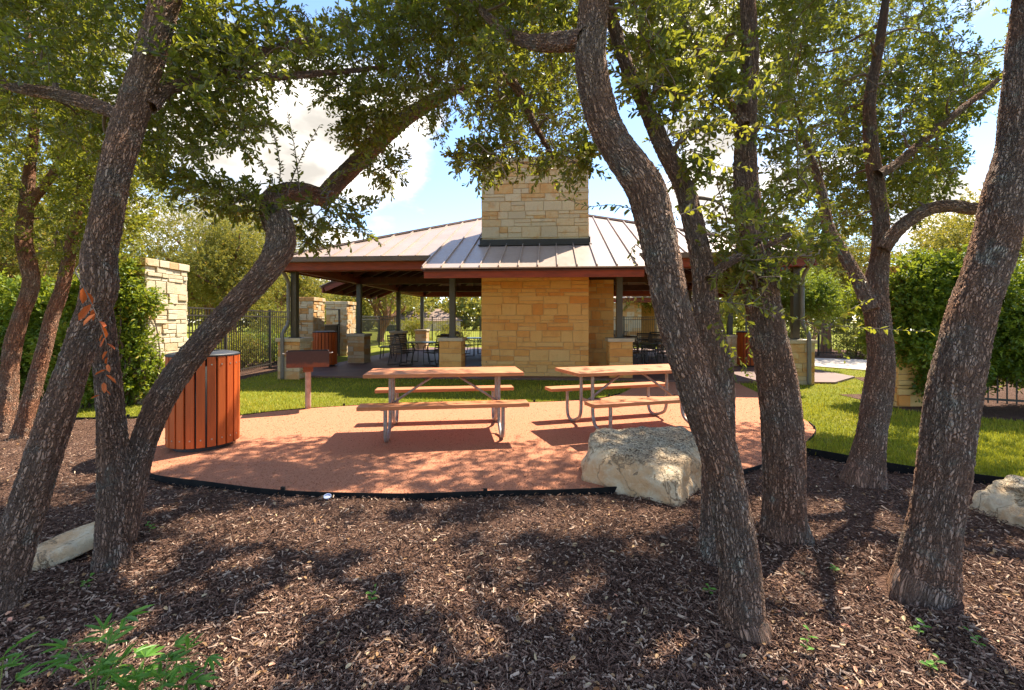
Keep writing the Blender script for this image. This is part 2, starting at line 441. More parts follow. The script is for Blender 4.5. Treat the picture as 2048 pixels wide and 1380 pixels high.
# ------------------------------------------------------------------ foliage
def leaf_geo(P, A, Nn, L, Wd, shape='obovate', bend=.12):
    n = len(P); A = nrm(A); Nn = nrm(Nn - A * np.sum(A * Nn, 1, keepdims=True)); S = np.cross(Nn, A)
    L = np.broadcast_to(np.asarray(L, float), (n,))[:, None]; Wd = np.broadcast_to(np.asarray(Wd, float), (n,))[:, None]
    a1, w1, a2, w2 = {'obovate': (.34, .34, .74, .5), 'lance': (.3, .42, .7, .4), 'oval': (.28, .42, .72, .44)}[shape]
    f = Nn * Wd * .16; d = -Nn * L * bend
    v = np.stack([P, P + A * L * a1 + S * Wd * w1 + f, P + A * L * a2 + S * Wd * w2 + f + d * .5, P + A * L + d,
                  P + A * L * a2 - S * Wd * w2 + f + d * .5, P + A * L * a1 - S * Wd * w1 + f], 1)
    i = np.arange(n)[:, None] * 6
    q = np.concatenate([i + np.array([[0, 3, 2, 1]]), i + np.array([[0, 5, 4, 3]])], 0)
    return v.reshape(-1, 3), q

def add_leaves(buf, P, A, Nn, L, Wd, a, m=0, shape='obovate', bend=.12):
    v, q = leaf_geo(P, A, Nn, L, Wd, shape, bend)
    buf.add(v, q, a=np.repeat(a, 6), m=m)

def randn(n): return R.normal(size=(n, 3))

def add_twigs(buf, O, D, L, per=13, leaf=.045, wid=.42, spread=.9, up=.7, stem=True, dark=None, m=0, ms=1, tone=.45, tvar=.2, shape='obovate', droop=.12):
    """twigs at O along D of length L, each carrying `per` leaves and a thin stem"""
    n = len(O)
    if n == 0: return
    D = nrm(D); L = np.broadcast_to(np.asarray(L, float), (n,))
    t = (np.arange(per) + .6) / per
    tt = np.clip(t[None] + R.normal(0, .03, (n, per)), .05, 1.02)
    pos = O[:, None] + D[:, None] * (tt * L[:, None])[..., None]
    pos[..., 2] -= droop * (tt ** 2) * L[:, None]
    side = R.normal(size=(n, per, 3)); side -= D[:, None] * np.sum(side * D[:, None], -1, keepdims=True); side = nrm(side)
    A = D[:, None] * (.45 + .5 * tt[..., None]) + side * spread + np.array([0, 0, -.05])
    Nn = np.array([0, 0, 1.]) * up + R.normal(size=(n, per, 3)) * .55 + D[:, None] * -.2
    sz = leaf * (.62 + .62 * R.random((n, per))) * (1.05 - .25 * np.abs(tt - .5))
    clump = tone + R.normal(0, tvar * .7, (n, 1))
    if dark is not None: clump = clump + dark[:, None]
    a = np.clip(clump + R.normal(0, tvar, (n, per)), 0, .97)
    a = np.where(R.random((n, per)) < .006, 1.0, a)
    add_leaves(buf, pos.reshape(-1, 3), A.reshape(-1, 3), Nn.reshape(-1, 3), sz.ravel(), (sz * wid * (.8 + .4 * R.random((n, per)))).ravel(), a.ravel(), m, shape)
    if stem:
        e1 = np.cross(D, [0, 0, 1.0]) + 1e-3; e1 = nrm(e1); e2 = np.cross(D, e1)
        rr = np.array([.0022, .0016, .0008]); ts = np.array([0, .5, 1.])
        base = O[:, None] + D[:, None] * (ts[None] * L[:, None])[..., None]
        base[..., 2] -= droop * ts ** 2 * L[:, None]
        th = np.array([0, 2.1, 4.2])
        ring = base[:, :, None] + rr[None, :, None, None] * (e1[:, None, None] * np.cos(th)[None, None, :, None] + e2[:, None, None] * np.sin(th)[None, None, :, None])
        i = np.arange(n)[:, None] * 9
        q = []
        for s_ in range(2):
            for j in range(3):
                q.append([s_ * 3 + j, s_ * 3 + (j + 1) % 3, s_ * 3 + 3 + (j + 1) % 3, s_ * 3 + 3 + j])
        q = (i[:, None] + np.array(q)[None]).reshape(-1, 4)
        buf.add(ring.reshape(-1, 3), q, a=.5, m=ms)

def trunk_path(pts, Y0, Y1, perp=False):
    """photo column, row, width of a stem + its own depths -> world centre line with radii"""
    p = np.array(pts, float); n = len(p)
    Y = Y0 + (Y1 - Y0) * np.linspace(0, 1, n) if np.isscalar(Y0) else np.asarray(Y0)
    X = np.stack([W(a, b, y) for (a, b, _), y in zip(p, Y)])
    tg = np.gradient(p[:, :2], axis=0); cosl = np.abs(tg[:, 1]) / np.linalg.norm(tg, axis=1)
    if perp: cosl[:] = 1
    r = p[:, 2] / 2 / F * Y * .95 / np.sqrt(1 + ((p[:, 0] - 1024) / F) ** 2) * np.clip(cosl, .5, 1)
    return np.c_[X, r]

def stem(buf, path, ds=.011, nseg=None, flare=0., seed=0, lump=.06, ext=.12):
    """dense bark tube with lumps, root flare and per-point bark coordinates"""
    rg = np.random.default_rng(seed)
    P = path.copy()
    if flare:
        d = nrm(P[1, :3] - P[0, :3]); d[2] = max(d[2], .3)
        P = np.vstack([np.r_[P[0, :3] - np.array([d[0] * .3, d[1] * .3, 1]) * ext, P[0, 3]], P])
    P = resample(catmull(P, 14), ds)
    pts = P[:, :3]; r = P[:, 3]; Nn = len(P)
    rm = r.max(); n = nseg or int(np.clip(2 * np.pi * rm / .009, 14, 190))
    T = nrm(np.gradient(pts, axis=0))
    u = np.cross([0, 1.0, 0], T[0]); u /= np.linalg.norm(u)
    U = np.zeros_like(pts)
    for i in range(Nn):
        u = u - T[i] * np.dot(u, T[i]); u /= np.linalg.norm(u); U[i] = u
    V = np.cross(T, U)
    s = np.concatenate([[0], np.cumsum(np.linalg.norm(np.diff(pts, axis=0), axis=1))])
    th = np.linspace(0, 2 * np.pi, n, endpoint=False)
    TH, S = np.meshgrid(th, s)
    k = np.ones_like(TH)
    for a_, f_, w_ in [(1., 1, 2.1), (1., 2, 1.4), (.7, 3, 3.3), (.5, 4, 5.7), (.4, 5, 8.), (.35, 2, 13.)]:
        k += lump * a_ * .55 * np.sin(f_ * TH + rg.uniform(0, 6) + w_ * S * rg.uniform(.6, 1.3) + rg.uniform(-2, 2))
    if flare:
        h = np.maximum(S - ext, -.02)
        k *= 1 + flare * .72 * np.exp(-h / .21) * (.8 + .28 * np.sin(3 * TH + rg.uniform(0, 6)) + .25 * np.sin(5 * TH + rg.uniform(0, 6)))
    rr = r[:, None] * k
    v = pts[:, None] + rr[..., None] * (U[:, None] * np.cos(TH)[..., None] + V[:, None] * np.sin(TH)[..., None])
    rk = np.maximum(.5 * r.mean() + .5 * r.max(), .01)
    off = rg.uniform(0, 20)
    kk = np.stack([np.cos(TH) * rk, np.sin(TH) * rk, S + off], -1)
    i = np.arange(Nn - 1)[:, None] * n; j = np.arange(n)[None]; j2 = (j + 1) % n
    q = np.stack([i + j, i + j2, i + n + j2, i + n + j], -1).reshape(-1, 4)
    v = np.vstack([v.reshape(-1, 3), pts[-1]]); kk = np.vstack([kk.reshape(-1, 3), kk[-1, 0]])
    tr = [[Nn * n, (Nn - 1) * n + a_, (Nn - 1) * n + (a_ + 1) % n] for a_ in range(n)]
    buf.add(v, q, tr, a=.5, k=kk)
    return P

def branch(buf, p0, p1, r0, r1, m=1, sag=.12, n=7):
    d = p1 - p0; L = np.linalg.norm(d)
    c = np.vstack([p0, p0 + d * .33 + randn(1)[0] * L * .09 + np.array([0, 0, sag * L]), p0 + d * .68 + randn(1)[0] * L * .08 + np.array([0, 0, sag * L * .8]), p1])
    P = catmull(c, 6); buf.tube(P, np.linspace(r0, r1, len(P)), n, m=m, cap=False)
    return P

SUNV = np.array([.47, .50, 1.0])
HOLES = [(1650, 1045, 130, 38), (1620, 1165, 150, 42), (1745, 1190, 60, 50), (1990, 1250, 110, 150), (1840, 1300, 120, 110), (1720, 1290, 95, 90), (1380, 1320, 90, 45), (1180, 1045, 170, 22), (560, 1050, 140, 26), (700, 1075, 120, 22),
         (585, 1195, 70, 24), (530, 1262, 60, 38), (430, 1058, 80, 16), (480, 1130, 60, 14), (850, 1110, 70, 14), (880, 1190, 60, 16), (940, 1285, 70, 30), (450, 1330, 80, 34), (760, 1330, 90, 30), (1100, 1200, 70, 16), (1120, 1340, 80, 30),
         (120, 905, 230, 52), (60, 990, 60, 20), (285, 1140, 30, 40), (700, 842, 420, 27), (1150, 830, 240, 22), 
         (1530, 800, 120, 40), (1690, 800, 110, 65), (1720, 850, 110, 12)]
def sunhit(O):
    """True where a twig would shade one of the sunny patches of ground"""
    g = O - SUNV * (O[:, 2:3])
    y = np.maximum(g[:, 1], .3); px = 1024 + F * g[:, 0] / y; py = HZ + CAMZ * F / y
    px = px + 14 * np.sin(g[:, 1] * 9 + g[:, 0] * 4); py = py + 6 * np.sin(g[:, 0] * 11)
    h = np.zeros(len(O), bool)
    for cx, cy_, rx, ry in HOLES: h |= ((px - cx) / (rx * 1.12 + 6)) ** 2 + ((py - cy_) / (ry * 1.15 + (5 if cy_ > 985 else 1))) ** 2 < 1
    dap = np.sin(8 * g[:, 0] + 2 * np.sin(5 * g[:, 1])) * np.sin(9 * g[:, 1] + 1.7 * np.sin(6 * g[:, 0] + 1))
    mul = (py > 985) & (px > 150) & (px < 2050) & (g[:, 1] < 5)
    h2 = (mul & (dap > .0)) | (~mul & (g[:, 1] < 7) & (dap > .8))
    return (h & (R.random(len(O)) < .98)) | (h2 & (R.random(len(O)) < .9))
def region(buf, poly, Y0, Y1, n, skel, leaf=.054, clump=.75, tone=.42, per=15, Lr=(.10, .24), sig=.17, nb=None, up=.7, stem_=True, tvar=.2, rmax=.022):
    """foliage of one bough: clumps and loose twigs spread through a volume, limbs grown to the clumps"""
    n = int(n * 3.2)
    poly = np.array(poly, float)
    lo, hi = poly.min(0), poly.max(0)
    def samp(k):
        out = np.zeros((0, 3))
        while len(out) < k:
            x = R.uniform(lo[0], hi[0], k * 3); y = R.uniform(lo[1], hi[1], k * 3); Y = R.uniform(Y0, Y1, k * 3)
            ok = inpoly(x, y, poly)
            out = np.vstack([out, np.stack([(x - 1024) / F * Y, Y, CAMZ - (y - HZ) / F * Y], 1)[ok]])
        return out[:k]
    nb = nb or max(4, n // 30)
    C0 = samp(nb)
    nc = int(n * clump)
    Oc = C0[R.integers(0, nb, nc * 3)] + randn(nc * 3) * sig * np.array([1, 1, .75])
    px = 1024 + F * Oc[:, 0] / Oc[:, 1]; py = HZ - F * (Oc[:, 2] - CAMZ) / Oc[:, 1]
    Oc = Oc[inpoly(px, py, poly)][:nc]
    O = np.vstack([Oc, samp(n - len(Oc))])
    O = O[~sunhit(O)]
    # twigs head away from the nearest limb point
    sk = skel[:, :3]
    nodes = [sk]
    order = np.argsort([np.min(np.linalg.norm(sk - c, axis=1)) for c in C0])
    allp = sk; allr = np.minimum(skel[:, 3] * .55, rmax)
    for i in order:
        d = np.linalg.norm(allp - C0[i], axis=1) + .25 * np.maximum(allp[:, 2] - C0[i, 2], 0)
        j = int(np.argmin(d)); r0 = max(min(allr[j] * .9, rmax), .005)
        P = branch(buf, allp[j], C0[i], r0, .0035)
        allp = np.vstack([allp, P]); allr = np.concatenate([allr, np.linspace(r0, .0035, len(P))])
    base = allp[R.integers(0, len(allp), len(O))]
    idx = np.array([np.argmin(np.sum((allp - o) ** 2, 1)) for o in O])
    D = nrm(O - allp[idx]) * .8 + randn(len(O)) * .55 + np.array([0, 0, .05])
    ok = ~sunhit(O + D * .14); O, D = O[ok], D[ok]
    add_twigs(buf, O, D, R.uniform(*Lr, len(O)), per=per, leaf=leaf, tone=tone, up=up, stem=stem_, tvar=tvar)

def spray(buf, pts, Y, leaf=.05, gap=.022, tone=.6, wid=.45, r=.003, Y1=None, m=0, ms=1, shape='obovate', spread=.9):
    """one long leafy shoot"""
    n = len(pts); Ys = np.linspace(Y, Y if Y1 is None else Y1, n)
    P = catmull(np.stack([W(a, b, y) for (a, b), y in zip(pts, Ys)]), 10)
    P = resample(P, .01)
    buf.tube(P, np.linspace(r, r * .3, len(P)), 5, m=ms, cap=False)
    L = .01 * len(P); k = int(L / gap)
    ii = np.linspace(3, len(P) - 1, k).astype(int)
    T = nrm(np.gradient(P, axis=0))[ii]
    side = randn(k); side -= T * np.sum(side * T, 1, keepdims=True); side = nrm(side)
    A = T * .65 + side * spread
    sz = leaf * (.6 + .6 * R.random(k)) * np.linspace(1.05, .6, k)
    add_leaves(buf, P[ii], A, np.array([0, 0, 1.]) + randn(k) * .5, sz, sz * wid, np.clip(tone + R.normal(0, .18, k), 0, .97), m, shape)

FG = []
def oak(label, stems, limbs=(), bark='bark_oak', group='oaks standing in the mulch bed'):
    """stems: (pts, Y0, Y1, flare); limbs: (pts, Y0, Y1)"""
    p0 = stems[0][0][0]; base = W(p0[0], p0[1], stems[0][1] if np.isscalar(stems[0][1]) else stems[0][1][0]); base[2] = 0
    root = empty('oak_tree', base, 0, label, 'tree', group)
    tb = Buf(); sk = []
    for q, (pts, a, b, fl) in enumerate(stems):
        path = trunk_path(pts, a, b)
        if fl: path[0, 2] = 0.0
        sk.append(stem(tb, path, flare=fl, seed=len(FG) * 7 + q))
    tr = tb.build('trunk', M[bark], None, smooth=True)
    parts = [tr]
    for q, (pts, a, b) in enumerate(limbs):
        lb = Buf(); path = trunk_path(pts, a, b, True)
        sk.append(stem(lb, path, flare=0, seed=100 + len(FG) * 7 + q))
        parts.append(lb.build('limb', M[bark], None, smooth=True))
    for o in parts:
        o.parent = root; o.location = -Vector([float(x) for x in base])
    t = dict(root=root, base=base, sk=sk, buf=Buf()); FG.append(t)
    return t

def crown(t, mat='leaf'):
    o = t['buf'].build('crown', [M[mat], M['twig']], t['root']); o.location = -Vector([float(x) for x in t['base']])
    return o

T1 = oak('oak with a bare leaning trunk behind the dangling dry orange sprig',
         [([(-22, 1258, 118), (8, 1160, 108), (48, 1039, 100), (92, 900, 92), (132, 784, 84), (162, 693, 76), (184, 632, 78), (200, 571, 80), (198, 510, 78),
            (210, 450, 74), (228, 350, 72), (258, 245, 74), (291, 139, 70), (331, 0, 64), (375, -150, 56), (430, -330, 46), (470, -520, 30)],
           [2.30, 2.34, 2.38, 2.44, 2.5, 2.55, 2.58, 2.6, 2.62, 2.65, 2.7, 2.8, 2.9, 3.0, 3.15, 3.3, 3.5], .0, .3)],
         [([(300, 215, 34), (335, 178, 30), (400, 160, 26), (455, 140, 24), (510, 108, 20), (590, 85, 12), (650, 70, 5)], 2.85, 3.9),
          ([(450, 145, 18), (530, 155, 16), (600, 150, 14), (720, 140, 9), (780, 130, 4)], 3.2, 4.2),
          ([(262, 240, 30), (200, 215, 34), (120, 190, 36), (20, 170, 30), (-90, 120, 20), (-170, 60, 6)], 2.8, 3.6)])
T2 = oak('forked oak whose curved limb arches over the slatted trash receptacle',
         [([(226, 1150, 84), (228, 1050, 78), (228, 950, 74), (222, 850, 66), (214, 750, 60), (205, 650, 56), (196, 560, 50), (200, 480, 46), (222, 380, 40), (250, 280, 30)],
           2.78, 2.95, .18),
          ([(246, 1080, 60), (262, 980, 66), (288, 885, 64), (335, 780, 70), (402, 690, 74), (473, 607, 72), (533, 540, 70), (560, 490, 64), (556, 440, 56),
            (540, 405, 50)], 2.80, 3.5, 0)],
         [([(556, 475, 40), (541, 425, 46), (546, 398, 48), (575, 386, 46), (612, 385, 42), (648, 392, 42), (676, 362, 38), (740, 300, 37), (800, 245, 34), (860, 205, 28), (905, 182, 20), (950, 172, 13), (1000, 150, 8), (1050, 120, 4)], 3.48, 6.6)])
T3 = oak('oak leaning over the big pitted boulder, nearest trunk to the camera',
         [([(1496, 1300, 106), (1488, 1237, 98), (1480, 1124, 88), (1459, 1011, 88), (1434, 898, 84), (1393, 780, 86), (1352, 648, 77), (1330, 543, 75), (1309, 439, 79),
            (1288, 370, 85), (1239, 300, 80), (1203, 230, 70), (1182, 122, 64), (1187, 30, 64), (1190, -100, 58), (1165, -250, 48), (1120, -420, 34)],
           [2.2, 2.22, 2.24, 2.26, 2.28, 2.3, 2.34, 2.38, 2.42, 2.45, 2.5, 2.55, 2.6, 2.7, 2.8, 3.0, 3.2], .0, .2)],
         [([(1172, 78, 40), (1120, 84, 37), (1065, 84, 30), (1010, 62, 21), (955, 12, 12), (900, -60, 5)], 2.6, 4.0),
          ([(1000, 150, 16), (1030, 170, 18), (1052, 215, 16), (1075, 260, 12), (1110, 320, 8)], 3.9, 4.4)])
T4 = oak('slender oak stem half hidden behind the leaning trunk by the boulder',
         [([(1440, 1148, 82), (1438, 1000, 70), (1437, 850, 68), (1434, 750, 68), (1424, 690, 64), (1411, 620, 58), (1406, 543, 50), (1385, 439, 46), (1366, 370, 42), (1330, 300, 40), (1290, 210, 34),
            (1250, 122, 28), (1225, 40, 24), (1200, -60, 20), (1170, -200, 14)], 2.85, 3.5, .25)],
         [([(1418, 560, 22), (1450, 530, 20), (1500, 505, 16), (1580, 470, 9)], 3.0, 3.3)])
T5 = oak('straight oak rising from the mulch just behind the boulder and gravel edge',
         [([(1571, 1086, 104), (1569, 1030, 94), (1566, 940, 92), (1562, 860, 91), (1553, 762, 88), (1534, 654, 80), (1516, 545, 74), (1502, 472, 64), (1497, 420, 58), (1490, 329, 48),
            (1493, 219, 40), (1500, 100, 34), (1490, -50, 28), (1470, -220, 20)], 3.15, 3.6, .28)],
         [([(1490, 250, 22), (1440, 180, 18), (1390, 90, 14), (1340, -20, 9)], 3.4, 3.9)])
T6 = oak('oak with a forked upper trunk at the edge of the sunny lawn',
         [([(1724, 974, 84), (1732, 930, 74), (1746, 860, 66), (1755, 800, 66), (1762, 726, 61), (1757, 654, 58), (1750, 581, 56), (1760, 509, 44), (1761, 436, 36), (1752, 365, 36), (1743, 292, 32),
            (1740, 200, 26), (1760, 80, 20), (1780, -60, 14)], 4.22, 4.9, .32),
          ([(1742, 620, 40), (1712, 553, 34), (1682, 500, 30), (1656, 452, 26), (1640, 370, 20), (1610, 280, 12), (1590, 200, 4)], 4.35, 5.0, 0)],
         [([(1766, 500, 34), (1800, 456, 34), (1850, 422, 34), (1900, 412, 35), (1960, 418, 34), (2030, 400, 28), (2120, 350, 20)], 4.4, 4.2),
          ([(1755, 350, 26), (1790, 330, 22), (1850, 280, 20), (1920, 220, 18), (1995, 160, 14), (2060, 90, 10)], 4.6, 5.0)])
T7 = oak('stoutest oak, casting its broad shadow straight across the mulch',
         [([(1841, 1222, 128), (1850, 1160, 132), (1860, 1090, 128), (1876, 1011, 122), (1897, 860, 125), (1914, 744, 122), (1940, 631, 116), (1967, 555, 114), (1992, 480, 109), (2015, 380, 105), (2038, 292, 101),
            (2050, 146, 96), (2062, 36, 92), (2078, -100, 84), (2120, -280, 66), (2180, -450, 40)],
           [2.52, 2.53, 2.54, 2.55, 2.6, 2.64, 2.7, 2.74, 2.78, 2.84, 2.9, 3.0, 3.1, 3.2, 3.4, 3.6], .0, .38)],
         [([(2065, -40, 44), (2010, -130, 38), (1930, -220, 30), (1830, -300, 20)], 3.2, 4.0)])
T8 = oak('crooked oak in front of the sunlit vine hedge, farther of the two stems there',
         [([(14, 862, 44), (18, 784, 44), (26, 693, 43), (42, 632, 40), (62, 571, 38), (57, 526, 40), (47, 480, 38), (52, 417, 34), (63, 313, 24), (70, 220, 20), (60, 100, 18), (40, -60, 12)], 6.3, 6.9, .22)],
         [([(52, 420, 24), (110, 340, 20), (150, 260, 16), (175, 180, 12)], 6.5, 6.7)], bark='bark_red')
T9 = oak('thin reddish oak leaning in front of the vine hedge beside the crooked one',
         [([(40, 880, 44), (64, 784, 40), (90, 693, 36), (105, 632, 35), (126, 571, 32), (145, 480, 28), (160, 400, 25), (178, 300, 23), (184, 150, 22), (187, 0, 20), (190, -150, 14)], 5.9, 6.3, .2)],
         [([(175, 185, 20), (110, 200, 18), (40, 205, 16), (-60, 190, 10)], 6.2, 6.6)], bark='bark_red')

def sk(t, *ids):
    a = np.vstack([t['sk'][i] for i in (ids or range(len(t['sk'])))])
    return a[::6]
def upper(t, z=2.2):
    a = sk(t); return a[a[:, 2] > z]

# -- crowns
region(T1['buf'], [(330, -260), (560, -260), (470, -20), (470, 60), (600, 60), (650, 110), (540, 150), (480, 205), (540, 255), (480, 305), (390, 300), (320, 330), (290, 240), (300, 150)], 2.9, 4.5, 440, upper(T1, 2.3))
region(T1['buf'], [(-350, -230), (400, -230), (330, -80), (290, 60), (262, 200), (215, 330), (170, 300), (60, 240), (-350, 240)], 3.0, 5.6, 1150, upper(T1, 2.4), tone=.42)
region(T2['buf'], [(600, 70), (700, 20), (770, -20), (800, -330), (960, -330), (1010, 0), (960, 100), (935, 195), (880, 285), (850, 215), (780, 245), (700, 215), (640, 190), (600, 140)], 3.7, 6.2, 820, sk(T2, 2), clump=.6)
region(T2['buf'], [(480, -30), (570, -60), (560, 20), (610, 30), (640, 100), (560, 70), (530, 30)], 3.6, 4.4, 26, sk(T1, 1), clump=.3)
region(T2['buf'], [(690, 210), (790, 240), (720, 300), (695, 270)], 4.2, 5, 50, sk(T2, 2))
region(T2['buf'], [(735, 305), (790, 290), (838, 335), (825, 372), (770, 366)], 4.0, 4.5, 26, sk(T2, 2), clump=.3, Lr=(.12, .22))
for p in ([(556, 392), (560, 330), (545, 260), (530, 190)], [(575, 385), (600, 320), (640, 250)], [(560, 392), (530, 340), (500, 300)], [(600, 384), (590, 300), (575, 225)], [(640, 390), (680, 350), (740, 330)],
          [(545, 400), (480, 395), (420, 375), (350, 345)], [(560, 420), (620, 445), (690, 455), (740, 470)], [(570, 430), (600, 480), (650, 490)], [(640, 395), (690, 400), (735, 420)], [(650, 395), (700, 430), (765, 490)],
          [(545, 405), (470, 400), (400, 415), (340, 420)], [(500, 400), (440, 350), (380, 300), (340, 290)]):
    spray(T2['buf'], p, 3.5, Y1=3.7 + R.uniform(-.3, .5), leaf=.05, gap=.013, tone=.38, r=.005)
region(T2['buf'], [(560, 415), (740, 385), (740, 430), (690, 470), (610, 490), (585, 450)], 3.5, 4.0, 30, sk(T2, 1, 2)[-60:], clump=.3, Lr=(.1, .2))
region(T2['buf'], [(300, 300), (370, 330), (430, 365), (540, 385), (530, 425), (440, 415), (380, 385), (310, 360)], 3.3, 3.9, 46, sk(T2, 1), clump=.4, Lr=(.1, .2))
region(T3['buf'], [(900, -230), (1180, -230), (1155, 90), (1172, 225), (1205, 300), (1150, 330), (1060, 330), (960, 300), (950, 240), (930, 195), (965, 100), (1000, 0)], 3.2, 5.6, 900, sk(T3, 0, 1, 2)[60:], clump=.7, tone=.45)
region(T3['buf'], [(895, 310), (960, 285), (1180, 290), (1172, 345), (1100, 340), (1045, 352), (1012, 402), (980, 372), (950, 335)], 3.4, 4.8, 420, sk(T3, 1, 2), tone=.42)
region(T3['buf'], [(1215, -230), (1380, -230), (1380, 80), (1330, 290), (1262, 205), (1222, 100)], 2.6, 4.6, 470, upper(T3, 2.6), tone=.42)
region(T4['buf'], [(1230, 60), (1300, -100), (1480, 100), (1475, 420), (1440, 500), (1400, 420), (1340, 330)], 3.0, 4.2, 330, upper(T4, 2.3), tone=.48)
region(T5['buf'], [(1360, -230), (1800, -230), (1735, 90), (1690, 60), (1660, 110), (1700, 240), (1650, 430), (1600, 465), (1540, 440), (1545, 290), (1440, 280), (1420, 120)], 3.3, 5.6, 1150, upper(T5, 2.2), tone=.43)
region(T2['buf'], [(850, -420), (1250, -420), (1190, 290), (960, 290), (935, 190), (870, 40)], 5.8, 8.8, 2600, sk(T2, 2)[-25:], clump=.85, sig=.26)
region(T6['buf'], [(1240, -240), (1720, -240), (1700, 110), (1640, 60), (1560, 230), (1440, 190), (1330, 220), (1260, 150)], 5.4, 8.6, 1400, upper(T6, 3), clump=.85, sig=.28)
region(T6['buf'], [(1560, -330), (2000, -330), (2010, -40), (1880, 10), (1870, 90), (1985, 110), (1985, 215), (1895, 250), (1925, 330), (1860, 420), (1700, 440), (1600, 380), (1560, 200)], 6.4, 9.4, 2200, upper(T6, 2.6), clump=.8, sig=.25)
region(T5['buf'], [(1420, 430), (1560, 420), (1660, 470), (1620, 550), (1480, 600), (1440, 545)], 2.7, 3.6, 130, sk(T5, 0)[:-20], clump=.4, leaf=.05, tone=.5)
region(T6['buf'], [(1600, -300), (1860, -260), (1900, -40), (1960, 20), (1900, 60), (1985, 110), (1985, 215), (1895, 250), (1925, 330), (1860, 430), (1740, 455), (1640, 470), (1590, 400), (1650, 200)], 4.4, 6.8, 2100, upper(T6, 2.3), tone=.46)
region(T7['buf'], [(2040, -280), (2500, -280), (2500, 260), (2110, 200), (2000, 40)], 3.2, 5.0, 300, upper(T7, 2.8), tone=.42)
region(T8['buf'], [(-260, 150), (180, 190), (170, 420), (150, 540), (60, 500), (-260, 540)], 6.0, 8.4, 1000, upper(T8, 2.2), tone=.62, stem_=False)
region(T9['buf'], [(100, 120), (225, 240), (330, 300), (335, 420), (280, 500), (235, 520), (150, 520), (110, 300)], 5.6, 7.6, 650, upper(T9, 2.0), tone=.58, stem_=False)
# long leafy shoots close to the eye
for p, y, tn in [([(1420, 600), (1520, 615), (1600, 640), (1700, 672)], 2.3, .62), ([(1600, 642), (1660, 650), (1725, 655), (1860, 664)], 2.5, .7), ([(1500, 520), (1590, 515), (1680, 545), (1730, 566)], 2.6, .68),
                 ([(1480, 560), (1440, 650), (1480, 720), (1510, 770)], 2.5, .5), ([(1600, 640), (1670, 690), (1690, 720)], 2.4, .6), ([(1650, 660), (1700, 620), (1740, 600)], 2.5, .7),
                 ([(1460, 600), (1500, 660), (1490, 740)], 2.6, .45), ([(1420, 640), (1460, 700), (1470, 760)], 2.7, .42), ([(1500, 610), (1530, 580), (1560, 520)], 2.6, .6), ([(1480, 480), (1560, 470), (1640, 440)], 2.6, .6)]:
    spray(T5['buf'], p, y, leaf=.052, gap=.021, tone=tn, Y1=y + .2)
for p, y, tn in [([(1310, 170), (1400, 200), (1480, 190), (1560, 165)], 2.2, .85), ([(1340, 270), (1430, 250), (1520, 255), (1600, 230)], 2.2, .85), ([(1500, 200), (1540, 140), (1560, 110)], 2.3, .75), ([(1380, 300), (1440, 330), (1500, 335)], 2.3, .7),
                 ([(1600, 310), (1680, 300), (1740, 285)], 2.4, .75), ([(1330, 120), (1400, 110), (1440, 80)], 2.2, .7), ([(1360, 430), (1440, 400), (1530, 370)], 2.5, .6), ([(1350, 220), (1420, 230), (1500, 275)], 2.2, .85),
                 ([(1500, 440), (1590, 455), (1680, 440)], 2.6, .6), ([(1400, 180), (1440, 130), (1490, 110)], 2.2, .8)]:
    spray(T4['buf'], p, y, leaf=.05, gap=.014, tone=tn, Y1=y + .2)
spray(T3['buf'], [(1275, 420), (1225, 410), (1175, 412), (1120, 392)], 2.4, leaf=.045, gap=.014, tone=.55)
spray(T3['buf'], [(1285, 500), (1270, 490), (1262, 510), (1268, 530)], 2.4, leaf=.04, gap=.012, tone=.6)
for t in FG: crown(t)

# dry twig dangling close to the camera
sb = Buf()
spray(sb, [(160, 560), (185, 612), (205, 660), (216, 705), (212, 745), (200, 790)], 1.75, leaf=.072, gap=.024, tone=.5, wid=.34, r=.0022, shape='oval', spread=1.0)
sb.tube(catmull([W(160, 560, 1.75), W(152, 540, 1.9), W(168, 525, 2.2), W(196, 530, 2.6)], 8), .0024, 5, m=1, cap=False)
o = sb.build('dry_sprig', [M['leaf_dry'], M['twig']])
tag(o, 'dangling dry twig with orange dead leaves in front of the leaning oak trunk', 'dead twig')
